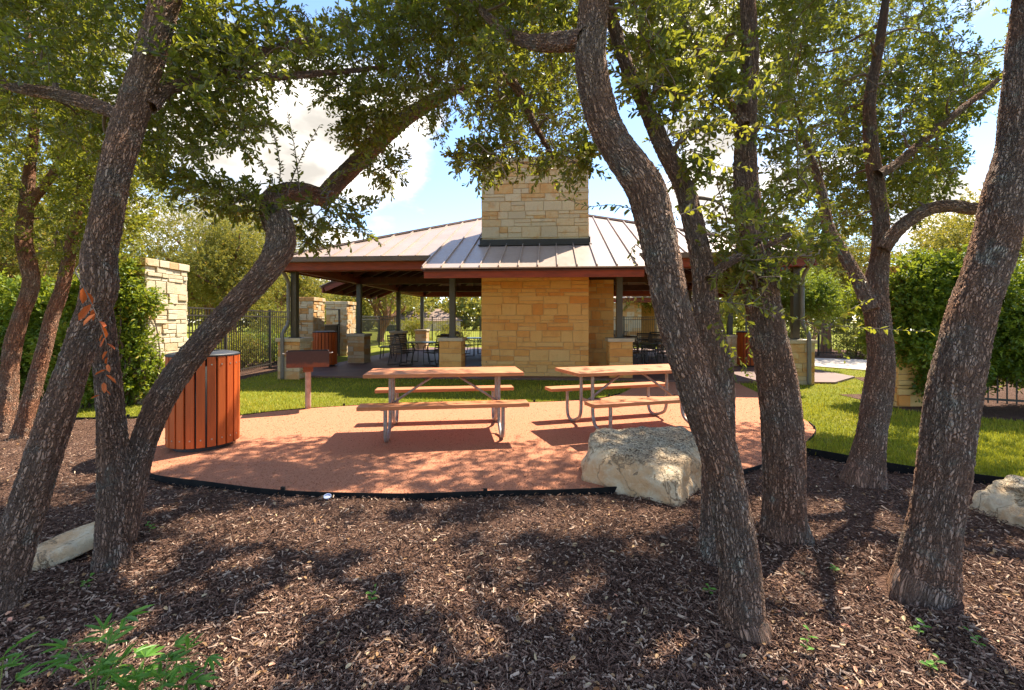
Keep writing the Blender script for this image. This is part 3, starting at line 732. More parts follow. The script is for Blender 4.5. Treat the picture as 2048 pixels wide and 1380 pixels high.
# ------------------------------------------------------------------ ashlar masonry
def ashlar(buf, O, U, V, Nn, w, h, rng, unit=.1, proj=(.018, .030), wl=(.22, .62), joint=.011, ext=0., warm=None):
    O = np.asarray(O, float); U = np.asarray(U, float); V = np.asarray(V, float); Nn = np.asarray(Nn, float)
    def st(x0, x1, y0, y1):
        if x1 - x0 < .02 or y1 - y0 < .02: return
        g = joint / 2; p = rng.uniform(*proj); c = rng.uniform(.004, .009)
        x0 += g * (x0 > -ext + .001); x1 -= g * (x1 < w + ext - .001); y0 += g; y1 -= g
        a = rng.random()
        if warm is not None: a = float(np.clip(a * .8 + warm((y0 + y1) / 2) + .1, 0, 1))
        pts = []
        for d, i in ((0., 0.), (p - c, 0.), (p, c)):
            for (x, y) in ((x0 + i, y0 + i), (x1 - i, y0 + i), (x1 - i, y1 - i), (x0 + i, y1 - i)):
                j = rng.uniform(-.003, .003, 3) if d > 0 else np.zeros(3)
                pts.append(O + U * (x + j[0]) + V * (y + j[1]) + Nn * (d + j[2]))
        q = []
        for l in (0, 4):
            for i in range(4): q.append([l + i, l + (i + 1) % 4, l + 4 + (i + 1) % 4, l + 4 + i])
        q.append([8, 9, 10, 11])
        buf.add(np.array(pts), q, a=a)
    y = 0.
    while y < h - .02:
        ch = min(rng.choice([1, 1.4, 2, 2, 2.6, 3]) * unit, h - y)
        if h - y - ch < unit * .6: ch = h - y
        x = -ext
        while x < w + ext - .001:
            L = rng.uniform(*wl) * (.8 if ch > 2 * unit else 1.)
            if w + ext - x - L < wl[0] * .7: L = w + ext - x
            if ch > 1.7 * unit and rng.random() < .42:
                f = rng.uniform(.38, .62)
                if L > .34 and rng.random() < .5:
                    g = rng.uniform(.4, .6)
                    st(x, x + L * g, y, y + ch * f); st(x + L * g, x + L, y, y + ch * f)
                else: st(x, x + L, y, y + ch * f)
                st(x, x + L, y + ch * f, y + ch)
            else: st(x, x + L, y, y + ch)
            x += L
        y += ch

def stone_block(buf, x0, x1, y0, y1, z0, z1, seed, faces='fblr', **kw):
    rng = np.random.default_rng(seed)
    buf.box(((x0 + x1) / 2, (y0 + y1) / 2, (z0 + z1) / 2), (x1 - x0, y1 - y0, z1 - z0), a=-.1)
    e = .02; h = z1 - z0
    if 'f' in faces: ashlar(buf, (x0, y0, z0), (1, 0, 0), (0, 0, 1), (0, -1, 0), x1 - x0, h, rng, ext=e, **kw)
    if 'b' in faces: ashlar(buf, (x1, y1, z0), (-1, 0, 0), (0, 0, 1), (0, 1, 0), x1 - x0, h, rng, ext=e, **kw)
    if 'l' in faces: ashlar(buf, (x0, y1, z0), (0, -1, 0), (0, 0, 1), (-1, 0, 0), y1 - y0, h, rng, **kw)
    if 'r' in faces: ashlar(buf, (x1, y0, z0), (0, 1, 0), (0, 0, 1), (1, 0, 0), y1 - y0, h, rng, **kw)

# ------------------------------------------------------------------ pavilion (local: u right, v back, pivot = middle of the chimney front)
PV = np.array([.59, 11.9, 0.]); PR = rad(-4.6)
def PW(u, v, z=0.): return np.array([PV[0] + u * math.cos(PR) - v * math.sin(PR), PV[1] + u * math.sin(PR) + v * math.cos(PR), z])
pav = empty('pavilion', PV, PR, 'open picnic pavilion with bronze metal roof and broad limestone chimney', 'pavilion')
AP, SL, RE, RB, HB = 5.81, .42, 6.5, 7.4, 2.45     # apex height, slope, eave radius, bay radius, bay half width
CV = 5.5                                          # apex at local v
def rz(r): return AP - SL * r
def side_pt(k, a, r, z):
    """a along the eave (to the right seen from outside), r outward from the apex; side 0 front, 1 right, 2 back, 3 left"""
    d = [(0, -1), (1, 0), (0, 1), (-1, 0)][k]; t = [(1, 0), (0, 1), (-1, 0), (0, -1)][k]
    return np.array([t[0] * a + d[0] * r, CV + t[1] * a + d[1] * r, z])
rb = Buf(); cb = Buf()
for k in range(4):
    def slab(bf, dz, th, grow=0.):
        outline = [(0, 0), (-RE - grow, RE + grow), (-HB - grow, RE + grow), (-HB - grow, RB + grow), (HB + grow, RB + grow), (HB + grow, RE + grow), (RE + grow, RE + grow)]
        top = [side_pt(k, a, r, rz(r) + dz) for a, r in outline]; bot = [p - np.array([0, 0, th]) for p in top]
        b = bf.n; n = len(outline)
        bf.add(np.array(top + bot), [[i, n + i, n + (i + 1) % n, (i + 1) % n] for i in range(1, n - 1)])
        bf.ng += [[b + 0, b + 1, b + 2, b + 5, b + 6], [b + 2, b + 3, b + 4, b + 5], [b + n + 6, b + n + 5, b + n + 2, b + n + 1, b + n], [b + n + 5, b + n + 4, b + n + 3, b + n + 2]]
        bf.ngm += [0] * 4
    slab(rb, .0, .03, .03)
    slab(cb, -.07, .03)
    a = -RE + .18
    while a < RE:
        r1 = RB + .025 if abs(a) < HB + .02 else RE + .025
        r0 = abs(a) + .02
        if r1 - r0 > .1:
            rb.bar(side_pt(k, a, r0, rz(r0) + .022), side_pt(k, a, r1, rz(r1) + .022), .022, .045)
        a += .43
    # hip cap
    rb.bar(side_pt(k, .05, .05, rz(.05) + .03), side_pt(k, RE + .03, RE + .03, rz(RE + .03) + .03), .17, .05)
rb.build('roof', M['roof'], pav)
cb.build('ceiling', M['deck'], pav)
for k in range(4):
    f = Buf()
    zE, zB = rz(RE) - .05, rz(RB) - .05
    for s in (-1, 1):
        f.bar(side_pt(k, s * (HB - .03), RE - .05, zE - .13), side_pt(k, s * (RE - .0), RE - .05, zE - .13), .05, .26)
        f.bar(side_pt(k, s * (HB - .04), RE - .02, zE - .11), side_pt(k, s * (HB - .04), RB - .13, zB - .05), .045, .2)
    f.bar(side_pt(k, -HB + .02, RB - .06, zB - .095), side_pt(k, HB - .02, RB - .06, zB - .095), .05, .19)
    f.build('fascia', M['fascia'], pav)
    for s in (-1, 1):
        g = Buf()
        a0, a1 = sorted((s * (HB + .02), s * (RE + .05)))
        p = side_pt(k, a0, RE + .06, zE + .015); q = side_pt(k, a1, RE + .06, zE + .015)
        g.bar(p - [0, 0, .075], q - [0, 0, .075], .13, .02)
        o_ = side_pt(k, 0, 1, 0) - side_pt(k, 0, 0, 0)
        g.bar(p + o_ * .07 - [0, 0, .02], q + o_ * .07 - [0, 0, .02], .014, .12)
        g.bar(p - o_ * .07 - [0, 0, .02], q - o_ * .07 - [0, 0, .02], .014, .12)
        g.build('gutter', M['gutter'], pav)
    for a in np.arange(-6.0, 6.01, .86):
        r1 = RB - .1 if abs(a) < HB - .1 else RE - .08
        r0 = max(abs(a) + .1, .5)
        if r1 - r0 < .3: continue
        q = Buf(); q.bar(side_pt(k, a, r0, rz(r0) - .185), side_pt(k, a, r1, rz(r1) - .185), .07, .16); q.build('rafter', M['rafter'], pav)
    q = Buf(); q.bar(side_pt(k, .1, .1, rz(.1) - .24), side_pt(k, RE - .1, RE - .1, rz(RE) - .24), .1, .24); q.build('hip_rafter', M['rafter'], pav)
B0, B1, BU = -.5, 11.6, 6.25
for p, q in (((-BU - .15, B0), (BU + .15, B0)), ((-BU - .15, B1), (BU + .15, B1)), ((-BU, B0 + .09), (-BU, B1 - .09)), ((BU, B0 + .09), (BU, B1 - .09))):
    b = Buf(); b.bar((*p, 2.93), (*q, 2.93), .16, .28); b.build('beam', M['fascia'], pav, bevel=.006)
for v in (3.5, 7.6):
    b = Buf(); b.bar((-BU + .09, v, 2.9), (BU - .09, v, 2.9), .13, .24); b.build('tie_beam', M['rafter'], pav)
    for s in (-1, 1):
        b = Buf(); b.bar((s * 3.4, v, 3.02), (s * .4, v, 4.7), .11, .16); b.build('truss_strut', M['rafter'], pav)
cols = [(-6.25, -.5), (-2.2, .12), (2.2, .12), (6.25, -.5), (-6.2, 3.45), (-6.27, 7.8), (-6.27, 11.6), (6.25, 3.45), (6.25, 7.7), (6.25, 11.6), (-2.2, 11.6), (2.2, 11.6)]
for i, (u, v) in enumerate(cols):
    hh = .97
    p = Buf(); stone_block(p, u - .27, u + .27, v - .27, v + .27, -.05, hh, 50 + i, warm=(lambda y: .05))
    po = p.build('pillar', M['stone_bounce'] if i in (1, 2) else M['stone'], pav)
    c = Buf(); c.box((u, v, hh + .045), (.66, .66, .09)); c.build('pillar_cap', M['cap'], po, bevel=.008)
    s = Buf(); s.box((u, v, (hh + .09 + 2.79) / 2), (.15, .15, 2.79 - hh - .09)); s.box((u, v, hh + .1), (.24, .24, .02)); s.build('column', M['column'], pav, bevel=.004)
# downspouts at the outer corners of the front and back
for (u, v, s) in ((-6.25, -.5, -1), (6.25, -.5, 1), (-6.27, 11.6, -1)):
    bk_ = 1 if v < 3 else -1
    d = Buf()
    P = [(u - .04 * s + s * .12, v - .55 * bk_, 2.96), (u + s * .12, v - .53 * bk_, 2.86), (u + s * .1, v - .25 * bk_, 2.66), (u + s * .1, v - .13 * bk_, 2.5), (u + s * .1, v - .13 * bk_, 1.5)]
    P2 = [(u + s * .1, v - .13 * bk_, 1.52), (u + s * .1, v - .15 * bk_, 1.42), (u + s * .12, v - .35 * bk_, 1.2), (u + s * .12, v - .37 * bk_, 1.0), (u + s * .12, v - .37 * bk_, .02)]
    d.tube(resample(np.array(P), .08), .045, 10); d.tube(resample(np.array(P2), .06), .045, 10)
    d.build('downspout', M['downpipe'], pav, smooth=True)
# chimney: clean under the roof with warm ground bounce in its colour, paler above
c = Buf(); stone_block(c, -1.38, 1.38, .03, 1.6, -.05, 2.9, 11, wl=(.26, .72), warm=(lambda y: .05 - .10 * (y < .7)))
ch = c.build('chimney_base', M['stone_bounce'], pav)
c = Buf(); stone_block(c, -1.38, 1.38, .03, 1.6, 2.9, 5.66, 12, wl=(.26, .72), warm=(lambda y: -.08))
st = c.build('chimney', M['stone'], pav)
c = Buf(); c.box((0, .815, 5.73), (2.9, 1.70, .13)); c.build('chimney_cap', M['cap'], st, bevel=.01)
fl = Buf(); fl.box((0, -.03, 3.55), (2.88, .05, .17)); fl.box((0, -.10, 3.475), (2.92, .14, .03))
for s in (-1, 1): fl.bar((s * 1.425, -.02, 3.58), (s * 1.425, 1.65, 4.28), .03, .2)
fl.build('flashing', M['roof_dark'], st)
c = Buf(); stone_block(c, 1.42, 2.25, 1.7, 2.9, -.02, 2.72, 13, warm=(lambda y: .1)); c.build('fireplace_wing', M['stone_bounce'], pav)
b = Buf(); b.tube([(0, .0, 0), (0, -.05, 0)], .012, 10); b.build('wall_peg', M['black'], pav, loc=(-1.27, .0, .42))

# ------------------------------------------------------------------ patio furniture
def make_chair():
    t = empty('patio_chair')
    f = Buf()
    for s in (-1, 1):
        x = s * .27
        f.tube(resample(catmull([(x, -.27, .015), (x, -.28, .35), (x, -.27, .58), (x, -.20, .645), (x, .0, .655), (x, .2, .66)], 6), .03), .0125, 8)
        f.tube(resample(catmull([(x, .30, .015), (x, .22, .30), (x, .20, .45), (x, .24, .66), (x, .33, .97)], 6), .03), .0125, 8)
        f.tube([(x, -.27, .016), (x, .30, .016)], .0125, 8)
        f.tube([(x, -.27, .42), (x, .2, .40)], .0125, 8)
    f.tube([(-.27, .33, .97), (.27, .33, .97)], .0125, 8); f.tube([(-.27, -.27, .42), (.27, -.27, .42)], .0125, 8)
    f.build('frame', M['frame_dark'], t, smooth=True)
    b = Buf()
    for i in range(9):
        q = i / 8; b.box((0, .205 + .125 * q ** 1.3, .47 + .47 * q), (.53, .012, .034))
    b.build('backrest', M['strap'], t)
    b = Buf()
    for i in range(9): b.box((0, -.25 + .052 * i, .43 - .002 * i), (.53, .036, .012))
    b.build('seat', M['strap'], t)
    return t
def make_table():
    t = empty('patio_table')
    b = Buf(); b.lathe([(0, .70), (.52, .70), (.535, .715), (.53, .73), (0, .735)], 40); b.build('tabletop', M['table_top_dark'], t, smooth=False)
    for k in range(4):
        a = rad(45 + 90 * k); l = Buf()
        l.tube(resample(catmull([(.44 * math.cos(a), .44 * math.sin(a), .0), (.36 * math.cos(a), .36 * math.sin(a), .3), (.30 * math.cos(a), .30 * math.sin(a), .5), (.42 * math.cos(a), .42 * math.sin(a), .70)], 6), .04), .015, 8)
        l.build('leg', M['frame_dark'], t, smooth=True)
    b = Buf(); th = np.linspace(0, 2 * np.pi, 25); b.tube(np.stack([.31 * np.cos(th), .31 * np.sin(th), np.full(25, .45)], 1), .01, 6, cap=False); b.build('brace_ring', M['frame_dark'], t)
    return t
ch0, tb0 = make_chair(), make_table()
spots = [((-3.95, 3.2), 10, 'by the grill side pillars'), ((-2.7, 7.2), 40, 'in the left rear shade'), ((3.5, 3.4), 25, 'beside the fireplace wing'),
         ((4.4, 6.6), 60, 'at the right rear'), ((2.9, 9.6), 15, 'at the far back edge'), ((-.6, 5.2), 33, 'right behind the chimney')]
first = True
for (u, v), a0, where in spots:
    p = PW(u, v, .062)
    t = tb0 if first else copy_tree(tb0)
    t.location = p.tolist(); t.rotation_euler = (0, 0, rad(a0))
    tag(t, 'round dark patio table ' + where, 'table', 'round tables under the pavilion')
    for k, sd in enumerate(('near left', 'near right', 'far right', 'far left')):
        c = ch0 if (first and k == 0) else copy_tree(ch0)
        a = rad(a0 * .3 - 135 + 90 * k)
        c.location = (p[0] + .80 * math.cos(a), p[1] + .80 * math.sin(a), .062); c.rotation_euler = (0, 0, a - math.pi / 2 + rad(R.uniform(-12, 12)))
        tag(c, f'strap patio chair, {sd} seat at the round table {where}', 'chair', 'strap chairs under the pavilion')
    first = False

# ------------------------------------------------------------------ slatted trash receptacles
def make_can():
    t = empty('trash_receptacle')
    b = Buf(); n = 22
    for i in range(n):
        a = 2 * math.pi * (i + .3) / n
        Mx = np.array([[math.cos(a), -math.sin(a), 0], [math.sin(a), math.cos(a), 0], [0, 0, 1]])
        b.box((.355 * math.cos(a), .355 * math.sin(a), .565), (.024, .084, 1.02), Mx, a=R.random())
    b.build('slat_cladding', M['slat'], t, bevel=.004)
    l = Buf(); l.lathe([(0, .045), (.33, .045), (.333, .06), (.333, 1.05), (.30, 1.05)], 48); l.build('liner', M['black'], t, smooth=True)
    l = Buf(); l.lathe([(.30, 1.045), (.345, 1.05), (.372, 1.076), (.372, 1.092), (.35, 1.104), (.24, 1.125), (.16, 1.128), (.155, 1.10), (.155, .95)], 48); l.build('lid', M['black'], t, smooth=True)
    l = Buf(); l.lathe([(0, 0), (.30, 0), (.30, .05)], 32); l.build('base', M['black'], t)
    return t
can = make_can(); can.location = (-3.67, 5.42, .02)
GR = 'slatted trash receptacles'
tag(can, 'large orange slatted trash receptacle on the red gravel beside the forked oak', 'trash can', GR)
c2 = copy_tree(can); c3 = copy_tree(can)
for i in range(22):
    a = 2 * math.pi * (i + .3) / 22
    for z in (.14, .985):
        b = Buf(); d = np.array([math.cos(a), math.sin(a), 0]); b.tube([d * .366 + [0, 0, z], d * .3715 + [0, 0, z]], .0085, 8); b.build('bolt', M['bolt'], can)
c2.location = (-6.0, 14.6, .06); c2.rotation_euler = (0, 0, .3)
tag(c2, 'slatted trash receptacle in the shade behind the charcoal grill', 'trash can', GR)
c3.location = (7.55, 14.5, .06); c3.rotation_euler = (0, 0, .7)
tag(c3, 'slatted trash receptacle mostly hidden behind the straight oak', 'trash can', GR)

# slat bench near the gate
bn = empty('slat_bench', PW(-6.0, 5.6, .06), rad(-80), 'slatted grey bench near the stone gate piers beyond the grill', 'bench')
b = Buf()
for i in range(6): b.box((0, -.2 + .075 * i, .44), (1.3, .05, .02))
b.build('seat', M['strap'], bn)
b = Buf()
for i in range(5): b.box((0, .24 + .03 * i, .54 + .09 * i), (1.3, .02, .06))
b.build('backrest', M['strap'], bn)
for s in (-1, 1):
    b = Buf(); b.tube([(s * .55, -.2, 0), (s * .55, -.16, .43)], .018, 8); b.tube([(s * .55, .22, 0), (s * .55, .2, .43), (s * .55, .36, .92)], .018, 8); b.tube([(s * .55, -.2, .43), (s * .55, .2, .43)], .018, 8)
    b.build('leg_frame', M['frame_dark'], bn)

# ------------------------------------------------------------------ picnic tables
def make_picnic(L=1.89):
    t = empty('picnic_table')
    b = Buf()
    for i in range(4): b.box((0, -.2775 + .185 * i, .738), (L, .178, .042), a=R.random())
    b.build('tabletop', M['plank'], t, bevel=.005)
    for s in (-1, 1):
        b = Buf(); b.box((0, s * .62, .432), (L, .245, .042), a=R.random()); b.build('bench', M['plank'], t, bevel=.005)
    for e in (-1, 1):
        u = e * .66
        for s in (-1, 1):
            f = Buf()
            P = [(u, s * .60, .41), (u, s * .60, .25), (u, s * .595, .13), (u, s * .56, .05), (u, s * .48, .021), (u, s * .40, .03), (u, s * .24, .09), (u, s * .185, .15), (u, s * .165, .24), (u, s * .16, .42), (u, s * .16, .70)]
            f.tube(resample(catmull(P, 6), .02), .0215, 12)
            fo = f.build('leg_frame', M['steel'], t, smooth=True)
            p = Buf(); p.box((u, s * .62, .407), (.07, .22, .006)); p.build('bench_plate', M['steel'], fo)
        f = Buf(); f.box((u, 0, .713), (.05, .66, .006)); f.build('top_plate', M['steel'], t)
        f = Buf(); f.box((u, 0, .36), (.008, .34, .045)); f.build('cross_plate', M['steel'], t)
        f = Buf(); f.tube([(u - e * .01, 0, .36), (e * .12, 0, .712)], .0155, 10); f.build('brace', M['steel'], t, smooth=True)
    return t
pt = make_picnic(); pt.location = (-.90, 6.16, .02); pt.rotation_euler = (0, 0, rad(8)); pt.scale = (1.071,) * 3
tag(pt, 'red brown picnic table standing nearer the trash receptacle and grill', 'picnic table', 'picnic tables on the red gravel')
p2 = copy_tree(pt); p2.location = (1.70, 6.46, .02); p2.rotation_euler = (0, 0, rad(17.5))
tag(p2, 'red brown picnic table angled behind the pitted boulder', 'picnic table', 'picnic tables on the red gravel')

# ------------------------------------------------------------------ charcoal grill
gr = empty('charcoal_grill', (-3.45, 7.7, .02), rad(24), 'rusty charcoal grill box on a single post at the lawn edge', 'grill')
b = Buf(); b.tube(resample(np.array([(0, 0, -.05), (0, 0, .70)]), .1), .047, 20); b.build('post', M['post_paint'], gr, smooth=True)
b = Buf(); b.box((0, 0, .675), (.16, .16, .1)); b.build('post_collar', M['rust'], gr, bevel=.01)
b = Buf(); x, y, h0, h1 = .32, .21, .72, .975
b.box((0, 0, h0), (2 * x, 2 * y, .012)); b.box((0, -y, (h0 + h1) / 2), (2 * x, .008, h1 - h0 + .01)); b.box((0, y, (h0 + h1) / 2), (2 * x, .008, h1 - h0 + .01))
for s in (-1, 1): b.box((s * x, 0, (h0 + h1) / 2 + .002), (.008, 2 * y - .01, h1 - h0))
b.build('firebox', M['rust'], gr)
b = Buf()
for i in range(15): b.tube([(-.29 + .0414 * i, -.2, .95), (-.29 + .0414 * i, .2, .95)], .005, 6)
b.tube([(-.345, -.13, .945), (.345, -.13, .945)], .006, 6); b.tube([(-.345, .13, .945), (.345, .13, .945)], .006, 6)
b.build('grate', M['rust'], gr)
for s in (-1, 1):
    b = Buf(); b.tube(catmull([(s * .32, -.17, .94), (s * .37, -.17, .945), (s * .38, -.1, .945), (s * .375, .02, .94)], 6), .008, 8); b.build('handle', M['steel'], gr)
b = Buf()
for z in (.775, .81, .845, .88): b.tube([(-.324, -.15, z), (-.33, -.15, z)], .011, 8)
b.build('adjuster_hole', M['bolt'], gr)
# ------------------------------------------------------------------ ground sheets
def gp(lst): return np.array([G(a, b)[:2] for a, b in lst])
DGP = gp([(262, 930), (300, 955), (350, 964), (400, 971), (460, 979), (520, 985), (650, 993), (780, 995), (900, 993), (1050, 990), (1225, 984), (1330, 975), (1430, 960), (1510, 940), (1570, 915), (1608, 892), (1628, 874),
          (1631, 862), (1618, 848), (1585, 828), (1550, 808), (1515, 787), (1482, 771), (1460, 759), (1285, 759), (1272, 772), (1240, 790), (1190, 800), (1090, 806), (980, 808), (850, 810), (720, 813), (620, 819), (540, 826), (480, 834), (400, 843), (340, 856), (296, 875), (262, 903)])
DGP = catmull(np.vstack([DGP, DGP[:1]]), 4)[:-1]
LAWN = np.vstack([gp([(-260, 842), (160, 838), (400, 836), (700, 850), (1300, 865), (1560, 885), (1612, 909), (1700, 926), (1800, 944), (1960, 966), (2100, 984), (2600, 1052)]), [[16, 5], [16, 12], [13, 13.2], [13, 40], [-13, 40], [-13, 12]]])
SLAB = np.array([PW(*p)[:2] for p in [(-5.85, -.42), (1.9, -.42), (3.6, -.6), (7.1, -.6), (8.3, .6), (8.3, 12.6), (-6.9, 12.6), (-6.9, .6)]])
PATH = np.array([PW(8.3, 5.2)[:2], PW(8.3, 8.2)[:2], [13.2, 17.4], [17, 15.2], [17, 12.6], [13, 13.0], [10.7, 13.5], [10.0, 14.6]])
BEDL = np.vstack([gp([(-300, 842), (-300, 800)]), [[-14, 7.7], [-14, 17], [-7.0, 17], [-6.9, 12], [-6.7, 9.2], [-6.3, 8.3], [-7.3, 7.7], [-9, 7.45]]])
BEDR = np.array([[6.55, 7.6], [7.2, 6.9], [10, 5.9], [16, 5.2], [16, 12], [9, 12], [7.8, 9.3], [6.6, 9.2]])
BEDB = np.array([[11.0, 17.9], [13.4, 17.9], [17, 15.6], [17, 24], [10.5, 24]])
b = Buf(); b.box((0, 60, -.35), (700, 700, .5)); g0 = b.build('ground', M['lawn']); tag(g0, kind='structure')
# mulch: a gently uneven sheet
WAV = [(R.uniform(1, 9), R.uniform(0, 6.28), R.uniform(0, 6)) for _ in range(14)]
def mulch_z(X, Y):
    Z = np.full(np.shape(X), -.010)
    for f, a, c in WAV: Z = Z + .010 / (1 + f * .25) * np.sin(f * (X * np.cos(a) + Y * np.sin(a)) + c)
    for t in (T1, T2, T3, T4, T5, T6, T7): Z = Z + .028 * np.exp(-((X - t['base'][0]) ** 2 + (Y - t['base'][1]) ** 2) / .11)
    Z = np.where(Y > 4.4, np.minimum(Z, .0), Z)
    near_dg = np.zeros(np.shape(X), bool)
    for dx, dy in ((0, 0), (.09, 0), (-.09, 0), (0, .09), (0, -.09)): near_dg |= inpoly(X + dx, Y + dy, DGP)
    return np.where(near_dg, np.minimum(Z, -.004), Z)
b = Buf(); nx, ny = 240, 130
X, Y = np.meshgrid(np.linspace(-9, 9, nx), np.linspace(-2, 8.6, ny))
Z = mulch_z(X, Y)
i = np.arange(ny - 1)[:, None] * nx; j = np.arange(nx - 1)[None]
b.add(np.stack([X, Y, Z], -1).reshape(-1, 3), np.stack([i + j, i + j + 1, i + nx + j + 1, i + nx + j], -1).reshape(-1, 4))
tag(b.build('mulch_bed', M['mulch'], smooth=True), kind='structure')
def sheet(name, poly, z0, z1, mat, **kw):
    b = Buf(); b.prism(poly, z0, z1); return tag(b.build(name, mat, **kw), kind='structure')
sheet('lawn', LAWN, -.05, .010, M['lawn'])
sheet('gravel_patch', DGP, -.05, .021, M['gravel'])
sheet('pavement', SLAB, -.05, .060, M['slab'])
sheet('path', PATH, -.05, .035, M['conc'])
sheet('planting_bed', BEDL, -.05, .017, M['mulch']); sheet('planting_bed', BEDR, -.05, .018, M['mulch']); sheet('planting_bed', BEDB, -.05, .019, M['mulch'])
sheet('street', [[-60, 40], [-13, 33], [-12.6, 36], [-60, 45]], -.05, .02, M['conc'])

def edging(pts, label, h=.040):
    P = resample(catmull(pts, 6), .08); b = Buf(); n = len(P)
    T = nrm(np.gradient(P, axis=0)); Nn = np.stack([-T[:, 1], T[:, 0]], 1)
    wob = .004 * np.sin(np.arange(n) * .13) + .003 * np.sin(np.arange(n) * .41)
    for sgn in (0,):
        v = np.concatenate([np.c_[P + Nn * .004, np.full(n, -.04)], np.c_[P + Nn * .004, h + wob], np.c_[P - Nn * .004, h + wob], np.c_[P - Nn * .004, np.full(n, -.04)]])
        i = np.arange(n - 1); q = np.concatenate([np.stack([i + k * n, i + 1 + k * n, i + 1 + (k + 1) * n, i + (k + 1) * n], 1) for k in range(3)])
        b.add(v, q)
    ii = np.linspace(6, n - 6, max(2, n // 18)).astype(int)
    for k in ii: b.box((P[k, 0] + Nn[k, 0] * .01, P[k, 1] + Nn[k, 1] * .01, .03), (.035, .02, .06), np.array([[T[k, 0], -T[k, 1], 0], [T[k, 1], T[k, 0], 0], [0, 0, 1]]))
    return tag(b.build('garden_edging', M['edging']), label, 'edging')
near = gp([(262, 930), (300, 955), (350, 964), (400, 971), (460, 979), (520, 985), (650, 993), (780, 995), (900, 993), (1050, 990), (1225, 984), (1330, 975), (1430, 960), (1510, 940), (1570, 915), (1608, 892), (1628, 874), (1631, 862), (1618, 848)])
edging(near, 'thin black steel edging curving between the red gravel and the mulch')
edging(gp([(1613, 909), (1700, 926), (1800, 944), (1960, 966), (2100, 984), (2500, 1040)]), 'black edging strip holding back the lawn beside the stoutest oak', .075)
edging(gp([(-260, 841), (0, 839.5), (160, 838), (300, 837), (400, 842), (480, 833.5), (540, 825.5), (620, 818.5), (720, 812.5), (850, 809.5), (980, 807.5), (1090, 805.5), (1190, 799.5), (1240, 789.5)]), 'low dark edging along the far side of the gravel where grass begins', .03)

# ------------------------------------------------------------------ loose cover: bark chips, grit, grass, fallen leaves
def rot_z(v, a):
    c, s = np.cos(a)[:, None], np.sin(a)[:, None]
    return np.stack([v[..., 0] * c - v[..., 1] * s, v[..., 0] * s + v[..., 1] * c, v[..., 2]], -1)
def near_field(n, y0, y1, wide=1.45, p=1.0):
    u = R.random(n)
    Y = 1 / (1 / y0 + (1 / y1 - 1 / y0) * u) if p == 1 else y0 + (y1 - y0) * u
    X = R.uniform(-1, 1, n) * (wide * Y + .6)
    return X, Y
bases = np.array([t['base'] for t in FG]); brad = np.array([.09, .11, .11, .09, .14, .14, .19, .12, .11])
n = 240000
X, Y = near_field(n, 1.25, 8.2)
ok = ~inpoly(X, Y, DGP) & ~inpoly(X, Y, LAWN)
for q in range(len(bases)): ok &= np.hypot(X - bases[q, 0], Y - bases[q, 1]) > brad[q]
X, Y = X[ok], Y[ok]; n = len(X)
L = R.gamma(2.4, .0062, n) + .005; Wd = np.minimum(L * R.uniform(.09, .30, n), .008); H = R.uniform(.0015, .005, n)
v = np.array([[-1, -1, -1], [1, -.7, -1], [1.05, .8, -1], [-.9, 1, -1], [-1, -1, 1], [.9, -.8, 1], [1, .8, 1], [-.95, .9, 1]]) * .5
v = v[None] * np.stack([L, Wd, H], 1)[:, None]
tilt = R.normal(0, .28, n); roll = R.normal(0, .5, n)
z = v[..., 2] + v[..., 0] * np.tan(tilt)[:, None] + v[..., 1] * np.sin(roll)[:, None]
v = np.stack([v[..., 0], v[..., 1], z], -1); v = rot_z(v, R.uniform(0, 2 * np.pi, n))
v += np.stack([X, Y, mulch_z(X, Y) + R.uniform(.004, .022, n)], 1)[:, None]
q = (np.arange(n)[:, None, None] * 8 + np.array([[4, 5, 6, 7], [0, 1, 5, 4], [1, 2, 6, 5], [2, 3, 7, 6], [3, 0, 4, 7]])[None]).reshape(-1, 4)
tone = np.clip(R.beta(1.3, 2.3, n) + (R.random(n) < .08) * .35, 0, .92)
b = Buf(); b.add(v.reshape(-1, 3), q, a=np.repeat(tone, 8))
tag(b.build('bark_mulch_chips', M['chip']), 'loose shredded bark chips covering the foreground bed', 'mulch', kind='stuff')
# fallen leaves
n = 2100; X, Y = near_field(n, 1.3, 7)
ok = ~inpoly(X, Y, LAWN) & (R.random(n) < np.where(inpoly(X, Y, DGP), .30, 1)); X, Y = X[ok], Y[ok]; n = len(X)
a = R.uniform(0, 6.28, n); A = np.stack([np.cos(a), np.sin(a), R.normal(0, .25, n)], 1)
b = Buf(); sz = R.uniform(.018, .04, n)
add_leaves(b, np.stack([X, Y, np.where(inpoly(X, Y, DGP), .022, mulch_z(X, Y) + .018) + R.uniform(.0, .01, n)], 1), A, np.array([0, 0, 1.]) + randn(n) * .45, sz, sz * R.uniform(.42, .6, n), np.clip(R.normal(.45, .28, n), 0, .97), 0, 'oval', .2)
tag(b.build('fallen_leaves', M['litter']), 'dry tan and orange oak leaves fallen on the mulch', 'leaf litter', kind='stuff')
